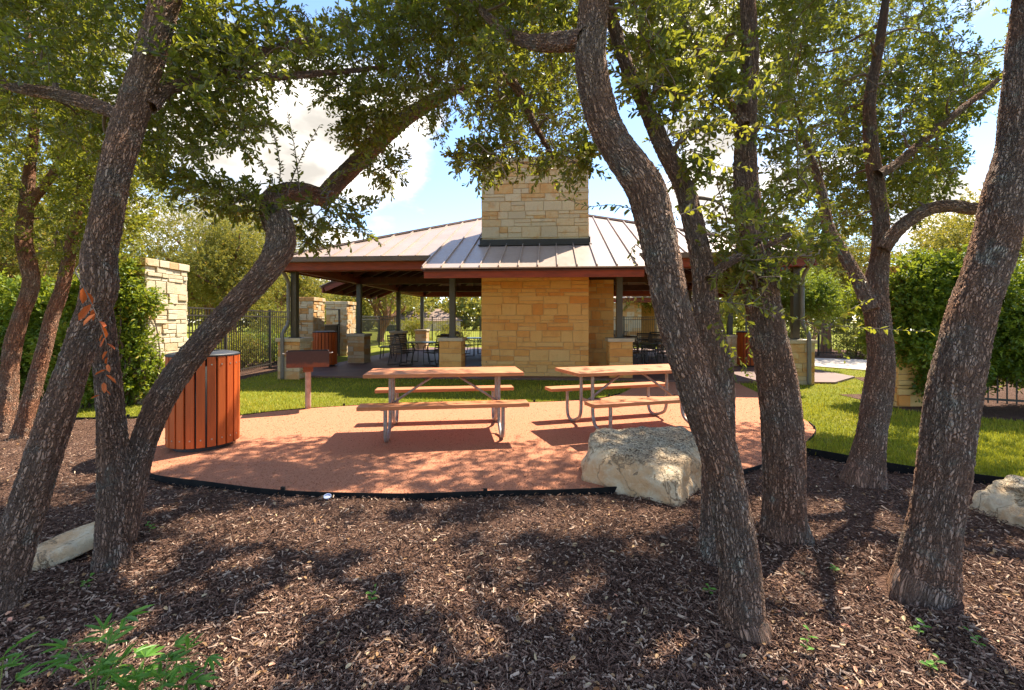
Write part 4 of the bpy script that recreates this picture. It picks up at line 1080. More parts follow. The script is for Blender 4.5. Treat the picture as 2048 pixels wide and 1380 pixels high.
# grit
n = 60000; X, Y = near_field(n, 3.6, 9.5, 1.1); ok = inpoly(X, Y, DGP); X, Y = X[ok], Y[ok]; n = len(X)
s = R.gamma(3, .0010, n) + .0015
v = np.array([[1, 0, 0], [0, 1, 0], [-1, 0, 0], [0, -1, 0], [0, 0, .8], [0, 0, -.6]])[None] * (s[:, None] * R.uniform(.7, 1.3, (n, 3)))[:, None]
v = rot_z(v, R.uniform(0, 6.28, n)) + np.stack([X, Y, np.full(n, .022)], 1)[:, None]
t_ = (np.arange(n)[:, None, None] * 6 + np.array([[0, 1, 4], [1, 2, 4], [2, 3, 4], [3, 0, 4]])[None]).reshape(-1, 3)
b = Buf(); b.add(v.reshape(-1, 3), None, t_, a=np.repeat(np.clip(R.normal(.42, .18, n), 0, .9), 6))
tag(b.build('granite_grit', M['pebble']), 'loose red granite grit lying on the packed patch', 'gravel', kind='stuff')
# grass
n = 330000; X, Y = near_field(n, 3.6, 17, 1.35)
ok = inpoly(X, Y, LAWN) & ~inpoly(X, Y, DGP) & ~inpoly(X, Y, SLAB) & ~inpoly(X, Y, PATH) & ~inpoly(X, Y, BEDL) & ~inpoly(X, Y, BEDR)
for t in FG: ok &= np.hypot(X - t['base'][0], Y - t['base'][1]) > .2
X, Y = X[ok], Y[ok]; n = len(X)
pn = np.sin(X * 1.3 + 2 * np.sin(Y * .9)) * .5 + np.sin(Y * 2.1 + X * .7) * .3 + np.sin(X * 4.1 - Y * 3.3) * .2
h = R.uniform(.022, .055, n) * (1 + .2 * pn); a = R.uniform(0, 6.28, n); ln = R.uniform(.1, .8, n) * h; w = R.uniform(.003, .006, n) * (1 + Y * .06)
ca, sa = np.cos(a), np.sin(a)
p0 = np.stack([X - sa * w, Y + ca * w, np.full(n, .006)], 1); p1 = np.stack([X + sa * w, Y - ca * w, np.full(n, .006)], 1)
tip = np.stack([X + ca * ln, Y + sa * ln, h + .008], 1)
b = Buf(); b.add(np.stack([p0, p1, tip], 1).reshape(-1, 3), None, np.arange(n * 3).reshape(-1, 3), a=np.repeat(np.clip(R.normal(.5, .2, n) + .22 * pn, 0, .95), 3))
tag(b.build('grass', M['blade']), 'mown green and straw tinged lawn grass', 'grass', kind='stuff')

# ------------------------------------------------------------------ boulders
def faceted(name, c, planes, label, seed, p=22., rough=1., strata=0., cat='boulder', pitted=True):
    """an angular rock: the solid cut by a set of planes (normal, distance), edges softly worn, surface roughened"""
    rg = np.random.default_rng(seed); nu, nv = 150, 84
    th = np.linspace(0, 2 * np.pi, nu, endpoint=False); ph = np.linspace(.03, np.pi - .03, nv)
    D = np.stack([np.sin(ph)[:, None] * np.cos(th), np.sin(ph)[:, None] * np.sin(th), np.repeat(np.cos(ph)[:, None], nu, 1)], -1)
    acc = np.zeros(D.shape[:2])
    for nrml, d in planes:
        nn_ = np.array(nrml, float); nn_ /= np.linalg.norm(nn_); acc += np.maximum(D @ nn_ / d, 0) ** p
    r = acc ** (-1 / p); v = D * r[..., None]
    d = np.zeros_like(r)
    for k in range(60):
        f = rg.uniform(4, 70); w = nrm(rg.normal(size=3)); d += .016 / (1 + f * .10) * np.sin(f * (v @ w) + rg.uniform(0, 6))
    if strata: d += .018 * np.tanh(4 * np.sin(v[..., 2] * strata + 1.5 * np.sin(v[..., 0] * 4))) * (np.abs(D[..., 2]) < .75)
    v = v + D * (d * rough)[..., None]
    top = np.clip((v[..., 2] + .02) / (v[..., 2].max() + .02), 0, 1) * np.clip(D[..., 2] * 1.6, 0, 1) ** .5
    v = v + np.array(c)
    i = np.arange(nv - 1)[:, None] * nu; j = np.arange(nu)[None]; j2 = (j + 1) % nu
    b = Buf(); b.add(v.reshape(-1, 3), np.stack([i + j, i + nu + j, i + nu + j2, i + j2], -1).reshape(-1, 4), a=(top if pitted else top * 0).ravel())
    return tag(b.build(name, M['boulder'], smooth=True), label, cat)
faceted('boulder', (1.27, 4.28, .13), [((-.68, -.733, .06), .44), ((.77, -.636, .10), .44), ((-1, .1, .12), .56), ((.95, .3, .05), .64), ((0, 1, .1), .5), ((-.7, .7, .1), .64), ((-.03, -.13, .98), .20), ((0, 0, -1), .3), ((-.5, -.55, .67), .36), ((.62, -.45, .64), .40), ((-.15, -.95, .15), .62)],
        'big cream limestone boulder with a pitted top on the gravel edge', 5, rough=.6, p=34.)
faceted('boulder', (4.22, 3.30, .02), [((-1, -.15, .1), .52), ((-.6, -.8, .12), .46), ((.2, -1, .1), .46), ((1, 0, 0), .5), ((0, 1, .1), .42), ((-.08, -.10, .98), .21), ((0, 0, -1), .3), ((-.7, .1, .7), .42)],
        'layered tan limestone block lying past the stoutest oak', 9, strata=42.)
_ax = nrm(np.array([.52, .46, .17])); _sd = nrm(np.cross(_ax, [0, 0, 1.])); _up = np.cross(_sd, _ax)
faceted('flat_rock', (-2.83, 2.92, .07), [(_up, .045), (-_up, .05), (_sd, .15), (-_sd, .15), (_ax, .27), (-_ax, .34), (nrm(_sd - _ax * .6), .20), (nrm(-_sd - _ax * .35), .17), (nrm(_sd + _ax * .9), .27), (nrm(_up + _sd * .6), .10)],
        'low pale flat rock in the mulch behind the forked oak', 12, p=18., rough=.35, cat='rock', pitted=False)

# ------------------------------------------------------------------ stone piers, fences, gate
def pier(x0, x1, y0, y1, h, seed, label, mat='stone_pale', **kw):
    c = ((x0 + x1) / 2, (y0 + y1) / 2); t = empty('stone_pier', (*c, 0), 0, label, 'stone pier')
    b = Buf(); stone_block(b, x0, x1, y0, y1, -.05, h, seed, proj=(.02, .05), wl=(.14, .40), unit=.075, **kw); o = b.build('pier_shaft', M[mat], t); o.location = (-c[0], -c[1], 0)
    b = Buf(); stone_block(b, x0 - .03, x1 + .03, y0 - .03, y1 + .03, h, h + .14, seed + 1, proj=(.02, .05), wl=(.18, .4), unit=.14); o = b.build('pier_coping', M[mat], t); o.location = (-c[0], -c[1], 0)
    return t
pier(-7.6, -6.62, 8.22, 9.22, 2.50, 71, 'tall sunlit rough limestone pier with the vine hedge against it')
pier(-7.75, -7.0, 16.0, 16.9, 2.2, 73, 'stone gate pier standing behind the pavilion corner downspout', 'stone')
pier(-7.9, -7.05, 19.4, 20.4, 2.2, 75, 'stone gate pier on the far side of the metal gate', 'stone')
pier(6.70, 7.6, 7.9, 8.25, 2.32, 77, 'stone pier swallowed by the dark hedge beside the lawn', 'stone_bounce')

def fence(pts, h, label, gap=.115, name='metal_fence'):
    p0 = np.array([*pts[0], 0.]); t = empty(name, p0, 0, label, 'fence')
    def bl(b, nm):
        o = b.build(nm, M['fence'], t); o.location = -Vector(p0.tolist())
    for a, c in zip(pts[:-1], pts[1:]):
        a = np.array([*a, 0.]); c = np.array([*c, 0.]); L = np.linalg.norm(c - a); d = (c - a) / L
        for z in (h, h - .17, .18):
            b = Buf(); b.bar(a + [0, 0, z], c + [0, 0, z], .03, .035); bl(b, 'rail')
        b = Buf(); Mx = np.array([[d[0], -d[1], 0], [d[1], d[0], 0], [0, 0, 1]])
        for k in range(int(L / gap)):
            q = a + d * (k + .5) * gap; b.box(q + [0, 0, h / 2 + .05], (.017, .017, h - .13), Mx)
        bl(b, 'picket_panel')
    for a in pts:
        b = Buf(); b.box((a[0], a[1], h / 2 + .02), (.06, .06, h + .08)); bl(b, 'fence_post')
fence([(-7.15, 9.3), (-7.3, 11.6), (-7.5, 14.1), (-7.5, 16.0)], 1.8, 'dark metal picket fence between the sunlit pier and the gate pier')
fence([(-14, 9.2), (-11.6, 9.0), (-9.4, 8.95), (-7.6, 8.8)], 1.8, 'dark metal picket fence half buried in the bright vine hedge')
fence([(-7.6, 20.4), (-7.6, 23), (-7.6, 26), (-5, 28.5), (-2, 28.5), (1, 28.5), (4, 28.5), (7, 28.5), (9.5, 27)], 1.75, 'metal picket fence running behind the pavilion')
fence([(7.5, 8.0), (9.2, 7.1), (11.2, 6.3), (13.5, 5.8)], 1.7, 'dark metal picket fence showing under the shady hedge')
fence([(10.6, 20.6), (13, 19.3), (15.5, 18.0), (18, 16.8)], 1.55, 'dark metal fence behind the multi stemmed tree and the curved path')
gt = empty('metal_gate', (-7.35, 16.9, 0), 0, 'tall dark metal gate between the two stone gate piers', 'gate')
b = Buf()
for y in (0.03, 2.45): b.box((0, y, 1.0), (.05, .05, 2.0))
b.bar((0, .03, 1.98), (0, 2.45, 1.98), .05, .05); b.bar((0, .03, 1.35), (0, 2.45, 1.35), .04, .04); b.bar((0, .03, .15), (0, 2.45, .15), .04, .04); b.build('gate_frame', M['fence'], gt)
b = Buf()
for k in range(21): b.box((0, .15 + .108 * k, .76), (.018, .018, 1.2))
b.build('picket_panel', M['fence'], gt)
b = Buf(); b.box((-.02, 1.24, .75), (.01, 2.3, 1.15)); b.build('mesh_screen', M['fence'], gt)
# ------------------------------------------------------------------ hedges, shrubs, background trees
def bushy(name, blobs, n, leaf, label, cat, mat='leaf_hedge', group=None, base=None, tone=.5, stems=True, per=8, Lr=(.10, .26), shell=.35):
    """leaves spread through overlapping lumps (x, y, z, rx, ry, rz)"""
    bl = np.array(blobs, float); base = np.array(base if base is not None else [bl[:, 0].mean(), bl[:, 1].mean(), 0.])
    t = empty(name, base, 0, label, cat, group)
    b = Buf()
    vol = np.prod(bl[:, 3:], 1) ** .67; pr = vol / vol.sum()
    k = R.choice(len(bl), n, p=pr)
    d = nrm(randn(n)); rr = (R.random(n) ** shell)
    O = bl[k, :3] + d * rr[:, None] * bl[k, 3:]
    ok = O[:, 2] > .04; O = O[ok]; d = d[ok]
    lump = np.sin(O[:, 0] * 3.1 + 1.3 * np.sin(O[:, 2] * 2.7)) * .5 + np.sin(O[:, 2] * 4.3 + O[:, 1] * 2.9) * .5
    add_twigs(b, O, d + randn(len(O)) * .6 + [0, 0, .25], R.uniform(*Lr, len(O)), per=per, leaf=leaf, tone=tone, up=.6, stem=False, dark=lump * .07, tvar=.16, wid=.5)
    o = b.build('foliage', [M[mat], M['twig']], t); o.location = -Vector(base.tolist())
    if stems:
        b = Buf()
        for i in range(len(bl)):
            p1 = bl[i, :3] + [0, 0, bl[i, 5] * .3]; p0 = np.array([bl[i, 0] + R.normal(0, .1), bl[i, 1] + R.normal(0, .1), -.02])
            branch(b, p0, p1, .022, .006, m=0, sag=0.)
        o = b.build('stem', M['twig'], t); o.location = -Vector(base.tolist())
    return t
def lumps(x0, x1, y0, y1, z0, z1, n, r, seed):
    g = np.random.default_rng(seed)
    return [(g.uniform(x0, x1), g.uniform(y0, y1), g.uniform(z0, z1), r * g.uniform(.7, 1.25), r * g.uniform(.7, 1.2), r * g.uniform(.6, 1.1)) for _ in range(n)]
bushy('vine_hedge', lumps(-11.8, -7.9, 8.2, 8.9, .35, 2.05, 26, .55, 1) + lumps(-7.7, -7.25, 7.75, 8.3, .5, 2.1, 8, .36, 2) + lumps(-7.7, -6.62, 7.9, 8.15, .2, 2.4, 30, .26, 22) + lumps(-6.75, -6.5, 8.1, 8.5, .4, 2.2, 5, .16, 23), 20000, .075, 'bright green vine hedge climbing the fence by the sunlit pier', 'hedge', tone=.62)
bushy('vine_hedge', lumps(6.7, 7.7, 7.55, 8.9, .9, 2.25, 13, .45, 3) + lumps(7.6, 12.6, 7.0, 8.2, .75, 2.2, 26, .62, 4) + lumps(6.6, 7.6, 7.55, 7.85, 1.0, 2.5, 24, .27, 5) + lumps(6.65, 6.8, 7.9, 8.4, 1.0, 2.5, 8, .22, 55) + lumps(7.0, 7.7, 7.55, 7.8, .2, .9, 8, .25, 56) + lumps(7.8, 12.4, 7.4, 8.3, .35, .9, 16, .4, 57), 25000, .072, 'dark green vine hedge over the stone pier beyond the lawn', 'hedge', tone=.46, stems=False)
# shrubs behind the left fence and around
for i, (x, y, w, h, mt, tn, lab) in enumerate([
        (-9.0, 12.2, 1.0, .95, 'leaf_shrub', .42, 'yellow green shrub behind the picket fence, nearest the sunlit pier'),
        (-8.8, 14.4, 1.0, 1.0, 'leaf_shrub', .55, 'golden shrub behind the picket fence below the bending oak limb'),
        (-9.2, 16.6, 1.1, 1.1, 'leaf_hedge', .42, 'darker green shrub behind the fence close to the gate pier'),
        (-10.4, 19.5, 1.5, 2.3, 'leaf_shrub', .5, 'tall pale olive shrub rising behind the gate piers'),
        (-11.5, 24.5, 1.8, 2.6, 'leaf_shrub', .48, 'round pale green bush farther beyond the fence'),
        (-5.6, 25.8, 1.2, 1.7, 'leaf_shrub', .52, 'silvery green bush seen through the open bay under the roof'),
        (-4.0, 29.8, 1.4, 1.3, 'leaf_far', .6, 'wild green bush behind the back fence'),
        (-8.6, 22.6, .9, 1.2, 'leaf_shrub', .6, 'straw tinted bush beside the far gate pier'),
        (12.2, 20.0, 1.0, 1.15, 'leaf_far', .35, 'dark bush against the fence past the multi stemmed tree'),
        (14.0, 18.4, 1.2, 1.25, 'leaf_far', .32, 'dense dark shrub at the end of the curved path'),
        (10.5, 23.5, 1.4, 1.5, 'leaf_hedge', .55, 'fresh green shrub behind the trash receptacle and straight oak')]):
    bushy('shrub', lumps(x - w * .5, x + w * .5, y - w * .4, y + w * .4, h * .3, h * .75, 7, w * .5, 30 + i), 900, .07, lab, 'shrub', mt, 'shrubs beyond the fence', tone=tn, per=7)

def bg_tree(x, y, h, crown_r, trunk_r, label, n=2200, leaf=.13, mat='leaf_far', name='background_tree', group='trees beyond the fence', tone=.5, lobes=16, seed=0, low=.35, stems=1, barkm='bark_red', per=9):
    g = np.random.default_rng(seed + 500)
    t = empty(name, (x, y, 0), 0, label, 'tree', group)
    tb = Buf(); b = Buf(); cz = h * (.5 + low * .5)
    hz = h * (1 - low) / 2
    cen = []
    for i in range(lobes):
        d = nrm(g.normal(size=3)); rr = g.random() ** .45
        cen.append(np.array([d[0] * crown_r * .78 * rr, d[1] * crown_r * .78 * rr, cz + d[2] * hz * .75 * rr]))
    cen = np.array(cen); lr = crown_r * g.uniform(.26, .46, lobes)
    for s in range(stems):
        o0 = np.array([g.normal(0, .12), g.normal(0, .12), 0]) if stems > 1 else np.zeros(3)
        top = np.array([g.normal(0, crown_r * (.12 if stems == 1 else .35)), g.normal(0, crown_r * .12), cz])
        mid = (o0 + top) / 2 + np.r_[g.normal(0, .12, 2) * crown_r * .4, 0]
        P = catmull([o0 - [0, 0, .15], o0 * .9 + [0, 0, h * .08], mid, top], 8)
        tb.tube(P, np.linspace(trunk_r, trunk_r * .4, len(P)), 12, bark=True)
        for c in cen[s::stems]:
            st_ = P[int(len(P) * g.uniform(.45, .9))]; branch(tb, st_, c, trunk_r * .4, .012, m=0, sag=.08, n=6)
    tb.build('trunk', M[barkm], t, smooth=True)
    k = g.choice(lobes, n, p=lr ** 2 / np.sum(lr ** 2)); d = nrm(R.normal(size=(n, 3)))
    O = cen[k] + d * (R.random(n) ** .4)[:, None] * lr[k][:, None] * np.array([1, 1, .72])
    lump = (g.random(lobes) - .5)[k] * .22
    add_twigs(b, O, d + randn(n) * .6, R.uniform(.25, .6, n) * (leaf / .13), per=per, leaf=leaf, tone=tone, up=.6, stem=False, dark=lump, tvar=.16, wid=.5)
    b.build('crown', [M[mat], M['twig']], t)
    return t
bg_tree(-15.5, 24.5, 8.6, 4.9, .33, 'broad live oak beyond the fence behind the curved oak limb', 5200, .11, tone=.58, lobes=26, seed=1, low=.2)
bg_tree(-12.5, 20.5, 6.2, 2.6, .2, 'rounded oak with dark limbs just beyond the picket fence', 3000, .10, tone=.5, lobes=16, seed=2, low=.28)
bg_tree(-24, 22, 9.6, 5.5, .35, 'tall yellow green oak rising over the bright vine hedge', 4200, .13, tone=.68, lobes=24, seed=3, low=.12)
bg_tree(-17.0, 14.5, 7.4, 3.8, .26, 'sunlit oak behind the vine hedge and crooked stems', 4200, .10, tone=.66, lobes=22, seed=4, low=.15)
bg_tree(-9.5, 33, 6.0, 4.0, .3, 'spreading oak framed by the open bay under the pavilion roof', 2600, .14, tone=.52, lobes=16, seed=5, low=.4)
bg_tree(-19, 38, 7.5, 5, .35, 'distant oak on the grass across the street', 2200, .17, tone=.6, lobes=16, seed=6, low=.25)
bg_tree(-29, 36, 8, 5, .35, 'distant oak at the far end of the street', 2200, .17, tone=.58, lobes=16, seed=7, low=.2)
bg_tree(.5, 37, 5.5, 3.4, .25, 'small oak behind the back fence and chimney', 1600, .15, tone=.5, lobes=12, seed=8, low=.35)
bg_tree(9.6, 14.7, 3.2, 1.5, .04, 'small multi stemmed tree with smooth tan stems on the lawn', 5200, .062, 'leaf_hedge', 'small_tree', None, .42, 14, 9, .42, 4, 'bark_tan', 9)
bg_tree(14.5, 21, 7.2, 3.6, .26, 'oak behind the multi stemmed tree and curved path', 3600, .11, tone=.55, lobes=20, seed=10, low=.3)
bg_tree(20.5, 20.5, 7.6, 4.4, .28, 'wide oak above the dark hedge beyond the lawn', 4000, .12, tone=.6, lobes=22, seed=11, low=.3)
bg_tree(27, 19, 8, 4.5, .3, 'oak behind the hedge, half hidden by the stoutest trunk', 2800, .13, tone=.56, lobes=18, seed=12, low=.2)
bg_tree(10.5, 31, 6.4, 3.6, .26, 'oak past the back corner of the pavilion', 2200, .14, tone=.6, lobes=16, seed=13, low=.25)
bg_tree(19, 33, 8, 5, .3, 'farther oak closing the view behind the path', 2200, .16, tone=.55, lobes=18, seed=14, low=.2)
# far wood that reads as one mass
b = Buf()
g = np.random.default_rng(77)
O = []
for a in np.linspace(rad(12), rad(168), 150):
    d = g.uniform(70, 95); h = g.uniform(5, 9.5); c = np.array([math.cos(a) * d, math.sin(a) * d, 0])
    k = 60; dd = nrm(g.normal(size=(k, 3))); O.append(c + dd * np.array([3.6, 3.6, h * .5]) * (g.random((k, 1)) ** .4) + [0, 0, h * .5])
O = np.vstack(O)
add_twigs(b, O, randn(len(O)), R.uniform(.8, 1.6, len(O)), per=8, leaf=.75, tone=.5, up=.5, stem=False, wid=.7)
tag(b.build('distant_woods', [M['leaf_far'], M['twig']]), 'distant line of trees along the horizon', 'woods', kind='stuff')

# distant house seen through the pavilion
hs = empty('house', (-15.5, 78, -1.3), rad(8), 'distant beige house with a brown hipped roof seen under the pavilion', 'house')
b = Buf(); b.box((0, 0, 1.4), (13, 9, 2.8)); b.build('wall', M['house_wall'], hs)
b = Buf(); v = [(-7, -5, 2.8), (7, -5, 2.8), (7, 5, 2.8), (-7, 5, 2.8), (-3.0, 0, 4.9), (3.0, 0, 4.9)]
b.add(v, [[0, 1, 5, 4], [2, 3, 4, 5], [3, 2, 1, 0]], [[1, 2, 5], [3, 0, 4]]); b.build('roof', M['house_roof'], hs)
for x in (-4.5, -.5, 4.2):
    b = Buf(); b.box((x, -4.52, 1.5), (1.5, .06, 1.3)); b.build('window', M['glass'], hs)
# stone pool house behind the pavilion
ph = empty('pool_house', PW(5.2, 18.5), PR, 'low limestone building behind the pavilion with a dark doorway', 'building')
for x0, x1 in ((-5, -2.2), (-1.0, 1.2), (2.2, 4.5)):
    b = Buf(); stone_block(b, x0, x1, 0, .5, -.05, 2.7, int(x0 * 7) + 90, 'flr', wl=(.35, .9), unit=.16); b.build('wall', M['stone'], ph)
b = Buf(); b.box((-.2, 3, 1.3), (9.2, .3, 2.7)); b.build('rear_wall', M['stone_bounce'], ph)
b = Buf(); b.bar((-5.4, -.35, 2.85), (5, -.35, 2.85), .06, .3); b.build('fascia', M['fascia'], ph)
b = Buf(); v = [(-5.5, -.5, 3.0), (5.1, -.5, 3.0), (5.1, 4.5, 3.0), (-5.5, 4.5, 3.0), (-3, 2, 4.1), (2.6, 2, 4.1)]
b.add(v, [[0, 1, 5, 4], [2, 3, 4, 5], [3, 2, 1, 0]], [[1, 2, 5], [3, 0, 4]]); b.build('roof', M['roof'], ph)

# ------------------------------------------------------------------ weeds and seedlings
def weed(pts_list, Y, label, name='weed_plant', ln=.085):
    base = W(pts_list[0][0][0], pts_list[0][0][1], Y); base[2] = 0
    t = empty(name, base, 0, label, 'weed'); lb = Buf(); sb = Buf()
    for pts, y1 in pts_list_iter(pts_list, Y):
        P = catmull(np.stack([W(a, b_, y) for (a, b_), y in zip(pts, np.linspace(Y, y1, len(pts)))]), 8); P = resample(P, .008)
        sb.tube(P, np.linspace(.0032, .0012, len(P)), 6)
        T = nrm(np.gradient(P, axis=0))
        for ii in np.linspace(len(P) * .35, len(P) - 1, 6).astype(int):
            sd = nrm(np.cross(T[ii], randn(1)[0])); pet = P[ii] + (sd * .7 + T[ii] * .5 + [0, 0, .15]) * R.uniform(.03, .06)
            sb.tube([P[ii], pet], .001, 4, cap=False)
            k = 5; d0 = nrm(pet - P[ii]); ax = nrm(np.cross(d0, [0, 0, 1.]) + 1e-4)
            an = np.linspace(-1.15, 1.15, k)
            A = d0[None] * np.cos(an)[:, None] + ax[None] * np.sin(an)[:, None] + [0, 0, -.1]
            sz = ln * (.55 + .45 * np.cos(an)) * R.uniform(.75, 1.15)
            add_leaves(lb, np.repeat(pet[None], k, 0), A, np.array([0, 0, 1.]) + randn(k) * .25, sz, sz * .24, np.clip(R.normal(.5, .2, k), 0, .9), 0, 'lance', .18)
    o = sb.build('stem', M['twig_green'], t); o.location = -Vector(base.tolist())
    o = lb.build('foliage', M['leaf_weed'], t); o.location = -Vector(base.tolist())
def pts_list_iter(l, Y):
    for i, p in enumerate(l): yield p, Y + .02 + .05 * (i % 3)
M['twig_green'] = simple('green stem', (.20, .26, .05), (.24, .18, .06), .6, 20, 0)
weed([[(188, 1425), (195, 1340), (215, 1290), (232, 1245)], [(186, 1425), (180, 1360), (160, 1310), (150, 1295)], [(190, 1425), (230, 1350), (245, 1320)]], 1.62, 'green weed with narrow leaflets in the corner below the flat rock, taller of two')
weed([[(300, 1430), (320, 1370), (360, 1325), (395, 1305)], [(298, 1430), (290, 1370), (280, 1330)], [(302, 1430), (350, 1390), (380, 1365)], [(296, 1430), (260, 1390), (245, 1370)], [(305, 1430), (330, 1350), (335, 1310)]], 1.62, 'low green weed with narrow leaflets spreading over the bark chips', ln=.075)
weed([[(-12, 1440), (0, 1370), (8, 1310)]], 1.6, 'single green weed shoot at the corner by the leaning oak foot', ln=.07)
SE = [((1615, 1312), .10, 'small bright oak seedling in the mulch between the two nearest trunks'), ((1838, 1274), .06, 'seedling in the shadow right at the foot of the stoutest oak'), ((1860, 1336), .05, 'low seedling farther down the stout oak shadow'),
      ((1956, 1302), .07, 'lone thin seedling in the sun past the stout oak shadow'), ((1412, 1122), .06, 'tiny sprout tucked against the slender half hidden oak'), ((1424, 1192), .05, 'tiny sprout just below the slender half hidden oak'),
      ((742, 1205), .07, 'lone green sprout in the middle of the open mulch'), ((36, 1205), .06, 'sprout at the foot of the bare leaning oak'), ((298, 1064), .06, 'sprout beside the forked oak near the gravel edging'), ((1668, 1146), .05, 'sprout in the sunny mulch between straight and stout oaks'),
      ((1580, 1094), .05, 'sprout against the foot of the straight oak'), ((168, 1182), .06, 'small sprout below the pale flat rock')]
for (px, py), h, lab in SE:
    p = G(px, py); t = empty('oak_seedling', p, 0, lab, 'seedling', 'oak seedlings in the mulch')
    b = Buf(); P = catmull([(0, 0, 0), (R.normal(0, .01), R.normal(0, .01), h * .5), (R.normal(0, .02), R.normal(0, .02), h)], 5); b.tube(P, np.linspace(.0016, .0008, len(P)), 5); b.build('stem', M['twig_green'], t)
    b = Buf(); k = 7; ii = np.linspace(3, len(P) - 1, k).astype(int); a = np.arange(k) * 2.4; A = np.stack([np.cos(a), np.sin(a), np.full(k, .3)], 1)
    sz = .034 * R.uniform(.7, 1.2, k); add_leaves(b, P[ii], A, np.array([0, 0, 1.]) + randn(k) * .2, sz, sz * .5, np.clip(R.normal(.6, .15, k), 0, .9)); b.build('foliage', M['leaf_weed'], t)
# bottle cap like lid by the edging
p = G(655, 998); t = empty('plastic_lid', (p[0], p[1], .012), 0, 'small white and blue plastic lid dropped beside the black edging', 'lid')
b = Buf(); b.lathe([(0, .0), (.026, .0), (.030, .006), (.031, .018), (.028, .018), (.026, .008), (0, .007)], 24); o = b.build('lid_shell', M['white'], t); o.rotation_euler = (.35, .1, 0)

# ------------------------------------------------------------------ camera, sky, sun
S = np.array([.47, .50, 1.0]); S = S / np.linalg.norm(S)
el = math.asin(S[2]); az = math.atan2(S[0], S[1])
sun = bpy.data.lights.new('sun', 'SUN'); sun.energy = 5.0; sun.angle = rad(.53); sun.color = (1.0, .91, .76)
so = bpy.data.objects.new('sun', sun); C.objects.link(so); so.rotation_euler = Vector(S.tolist()).to_track_quat('Z', 'Y').to_euler(); so.location = (8, 9, 30)
w = bpy.data.worlds.new('World'); bpy.context.scene.world = w; w.use_nodes = True
nt = w.node_tree; nt.nodes.clear()
def nn(t, **k):
    x = nt.nodes.new(t)
    for a, b_ in k.items(): setattr(x, a, b_)
    return x
out = nn('ShaderNodeOutputWorld'); sky = nn('ShaderNodeTexSky', sky_type='NISHITA'); sky.sun_disc = False; sky.sun_elevation = el; sky.sun_rotation = az; sky.altitude = 200; sky.air_density = 1.0; sky.dust_density = .15; sky.ozone_density = 3.5
bg = nn('ShaderNodeBackground'); bg.inputs[1].default_value = .14; nt.links.new(sky.outputs[0], bg.inputs[0])
cl = nn('ShaderNodeBackground'); cl.inputs[0].default_value = (1.0, .93, .83, 1); cl.inputs[1].default_value = .80
tc = nn('ShaderNodeTexCoord'); mp = nn('ShaderNodeMapping'); mp.inputs['Scale'].default_value = (1, 1, 2.0); nt.links.new(tc.outputs['Generated'], mp.inputs[0])
nz = nn('ShaderNodeTexNoise'); nz.inputs['Scale'].default_value = 3.1; nz.inputs['Detail'].default_value = 8; nz.inputs['Roughness'].default_value = .56; nt.links.new(mp.outputs[0], nz.inputs['Vector'])
acc = nz.outputs[0]
def mth(op, a, b_=0., c_=0.):
    x = nn('ShaderNodeMath', operation=op)
    for i_, q_ in enumerate((a, b_, c_)):
        if isinstance(q_, bpy.types.NodeSocket): nt.links.new(q_, x.inputs[i_])
        else: x.inputs[i_].default_value = q_
    return x.outputs[0]
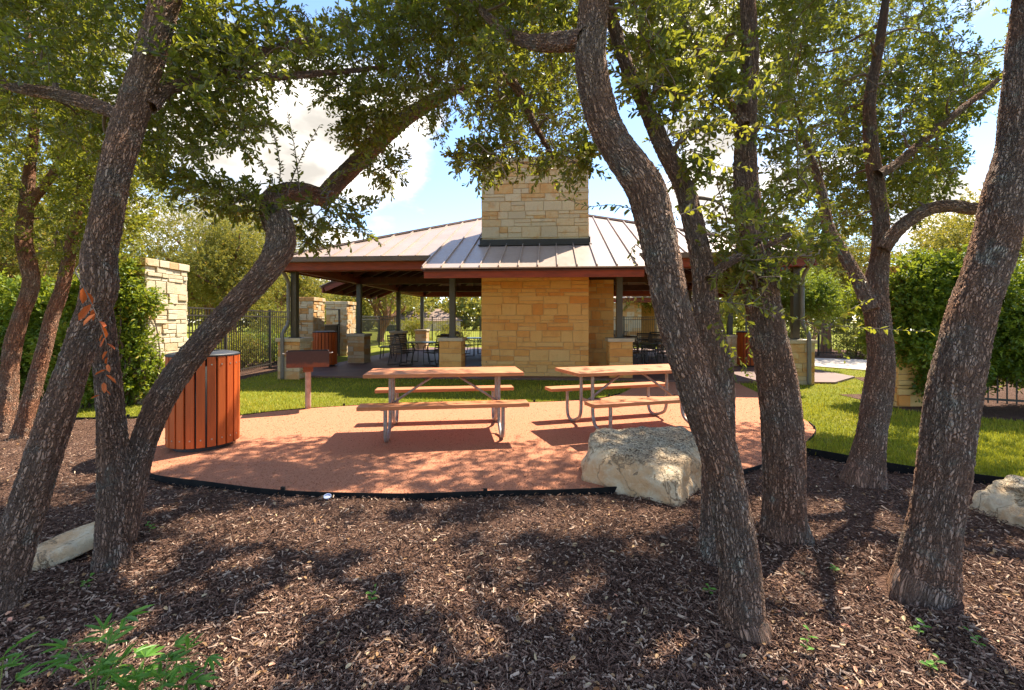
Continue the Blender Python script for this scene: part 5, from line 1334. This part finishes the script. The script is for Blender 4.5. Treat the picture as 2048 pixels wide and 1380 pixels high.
for px, py, rr, amp in [(640, 320, .34, .22), (430, 190, .25, .12), (380, 60, .22, .06), (860, 300, .10, .10), (950, 330, .18, -.16), (1010, 260, .10, -.08), (900, 420, .12, -.10), (1420, 400, .22, .24), (1360, 40, .16, .20), (1900, 430, .18, .18), (1930, 280, .16, -.2), (1720, 80, .14, -.1), (520, 20, .2, -.04)]:
    d = np.array([(px - 1024) / F, 1, (HZ - py) / F]); d = d / np.linalg.norm(d)
    dt = nn('ShaderNodeVectorMath', operation='DISTANCE'); nt.links.new(tc.outputs['Generated'], dt.inputs[0]); dt.inputs[1].default_value = d.tolist()
    mr_ = nn('ShaderNodeMapRange', interpolation_type='SMOOTHSTEP'); nt.links.new(dt.outputs['Value'], mr_.inputs[0])
    for i_, q_ in enumerate((rr, 0., 0., amp)): mr_.inputs[i_ + 1].default_value = q_
    acc = mth('ADD', acc, mr_.outputs[0])
rp = nn('ShaderNodeMapRange', interpolation_type='SMOOTHSTEP'); nt.links.new(acc, rp.inputs[0])
for i_, q_ in enumerate((.52, .67, .0, 1.)): rp.inputs[i_ + 1].default_value = q_
cs = nn('ShaderNodeMapRange', interpolation_type='SMOOTHSTEP')
nz2 = nn('ShaderNodeTexNoise'); nz2.inputs['Scale'].default_value = 5.5; nz2.inputs['Detail'].default_value = 6; nt.links.new(mp.outputs[0], nz2.inputs['Vector']); nt.links.new(nz2.outputs[0], cs.inputs[0])
for i_, q_ in enumerate((.36, .62, .35, .85)): cs.inputs[i_ + 1].default_value = q_
nt.links.new(cs.outputs[0], cl.inputs[1])
mx = nn('ShaderNodeMixShader'); nt.links.new(rp.outputs[0], mx.inputs[0]); nt.links.new(bg.outputs[0], mx.inputs[1]); nt.links.new(cl.outputs[0], mx.inputs[2]); nt.links.new(mx.outputs[0], out.inputs[0])
cam = bpy.data.cameras.new('camera'); co = bpy.data.objects.new('camera', cam); C.objects.link(co)
cam.sensor_width = 36; cam.lens = 16.0; cam.clip_end = 2000; cam.clip_start = .05; cam.shift_y = -(690 - HZ) / 2048
co.location = (0, 0, CAMZ); co.rotation_euler = (rad(90), 0, 0)
sc = bpy.context.scene; sc.camera = co
sc.view_settings.view_transform = 'Standard'; sc.view_settings.look = 'None'; sc.view_settings.exposure = 1.35; sc.view_settings.gamma = 1
sc.render.engine = 'CYCLES'; cy = sc.cycles
cy.max_bounces = 7; cy.diffuse_bounces = 4; cy.glossy_bounces = 3; cy.transmission_bounces = 5; cy.transparent_max_bounces = 4
cy.use_denoising = True; cy.sample_clamp_indirect = 6; cy.caustics_reflective = False; cy.caustics_refractive = False
try: cy.denoiser = 'OPENIMAGEDENOISE'; cy.denoising_prefilter = 'ACCURATE'
except Exception: pass
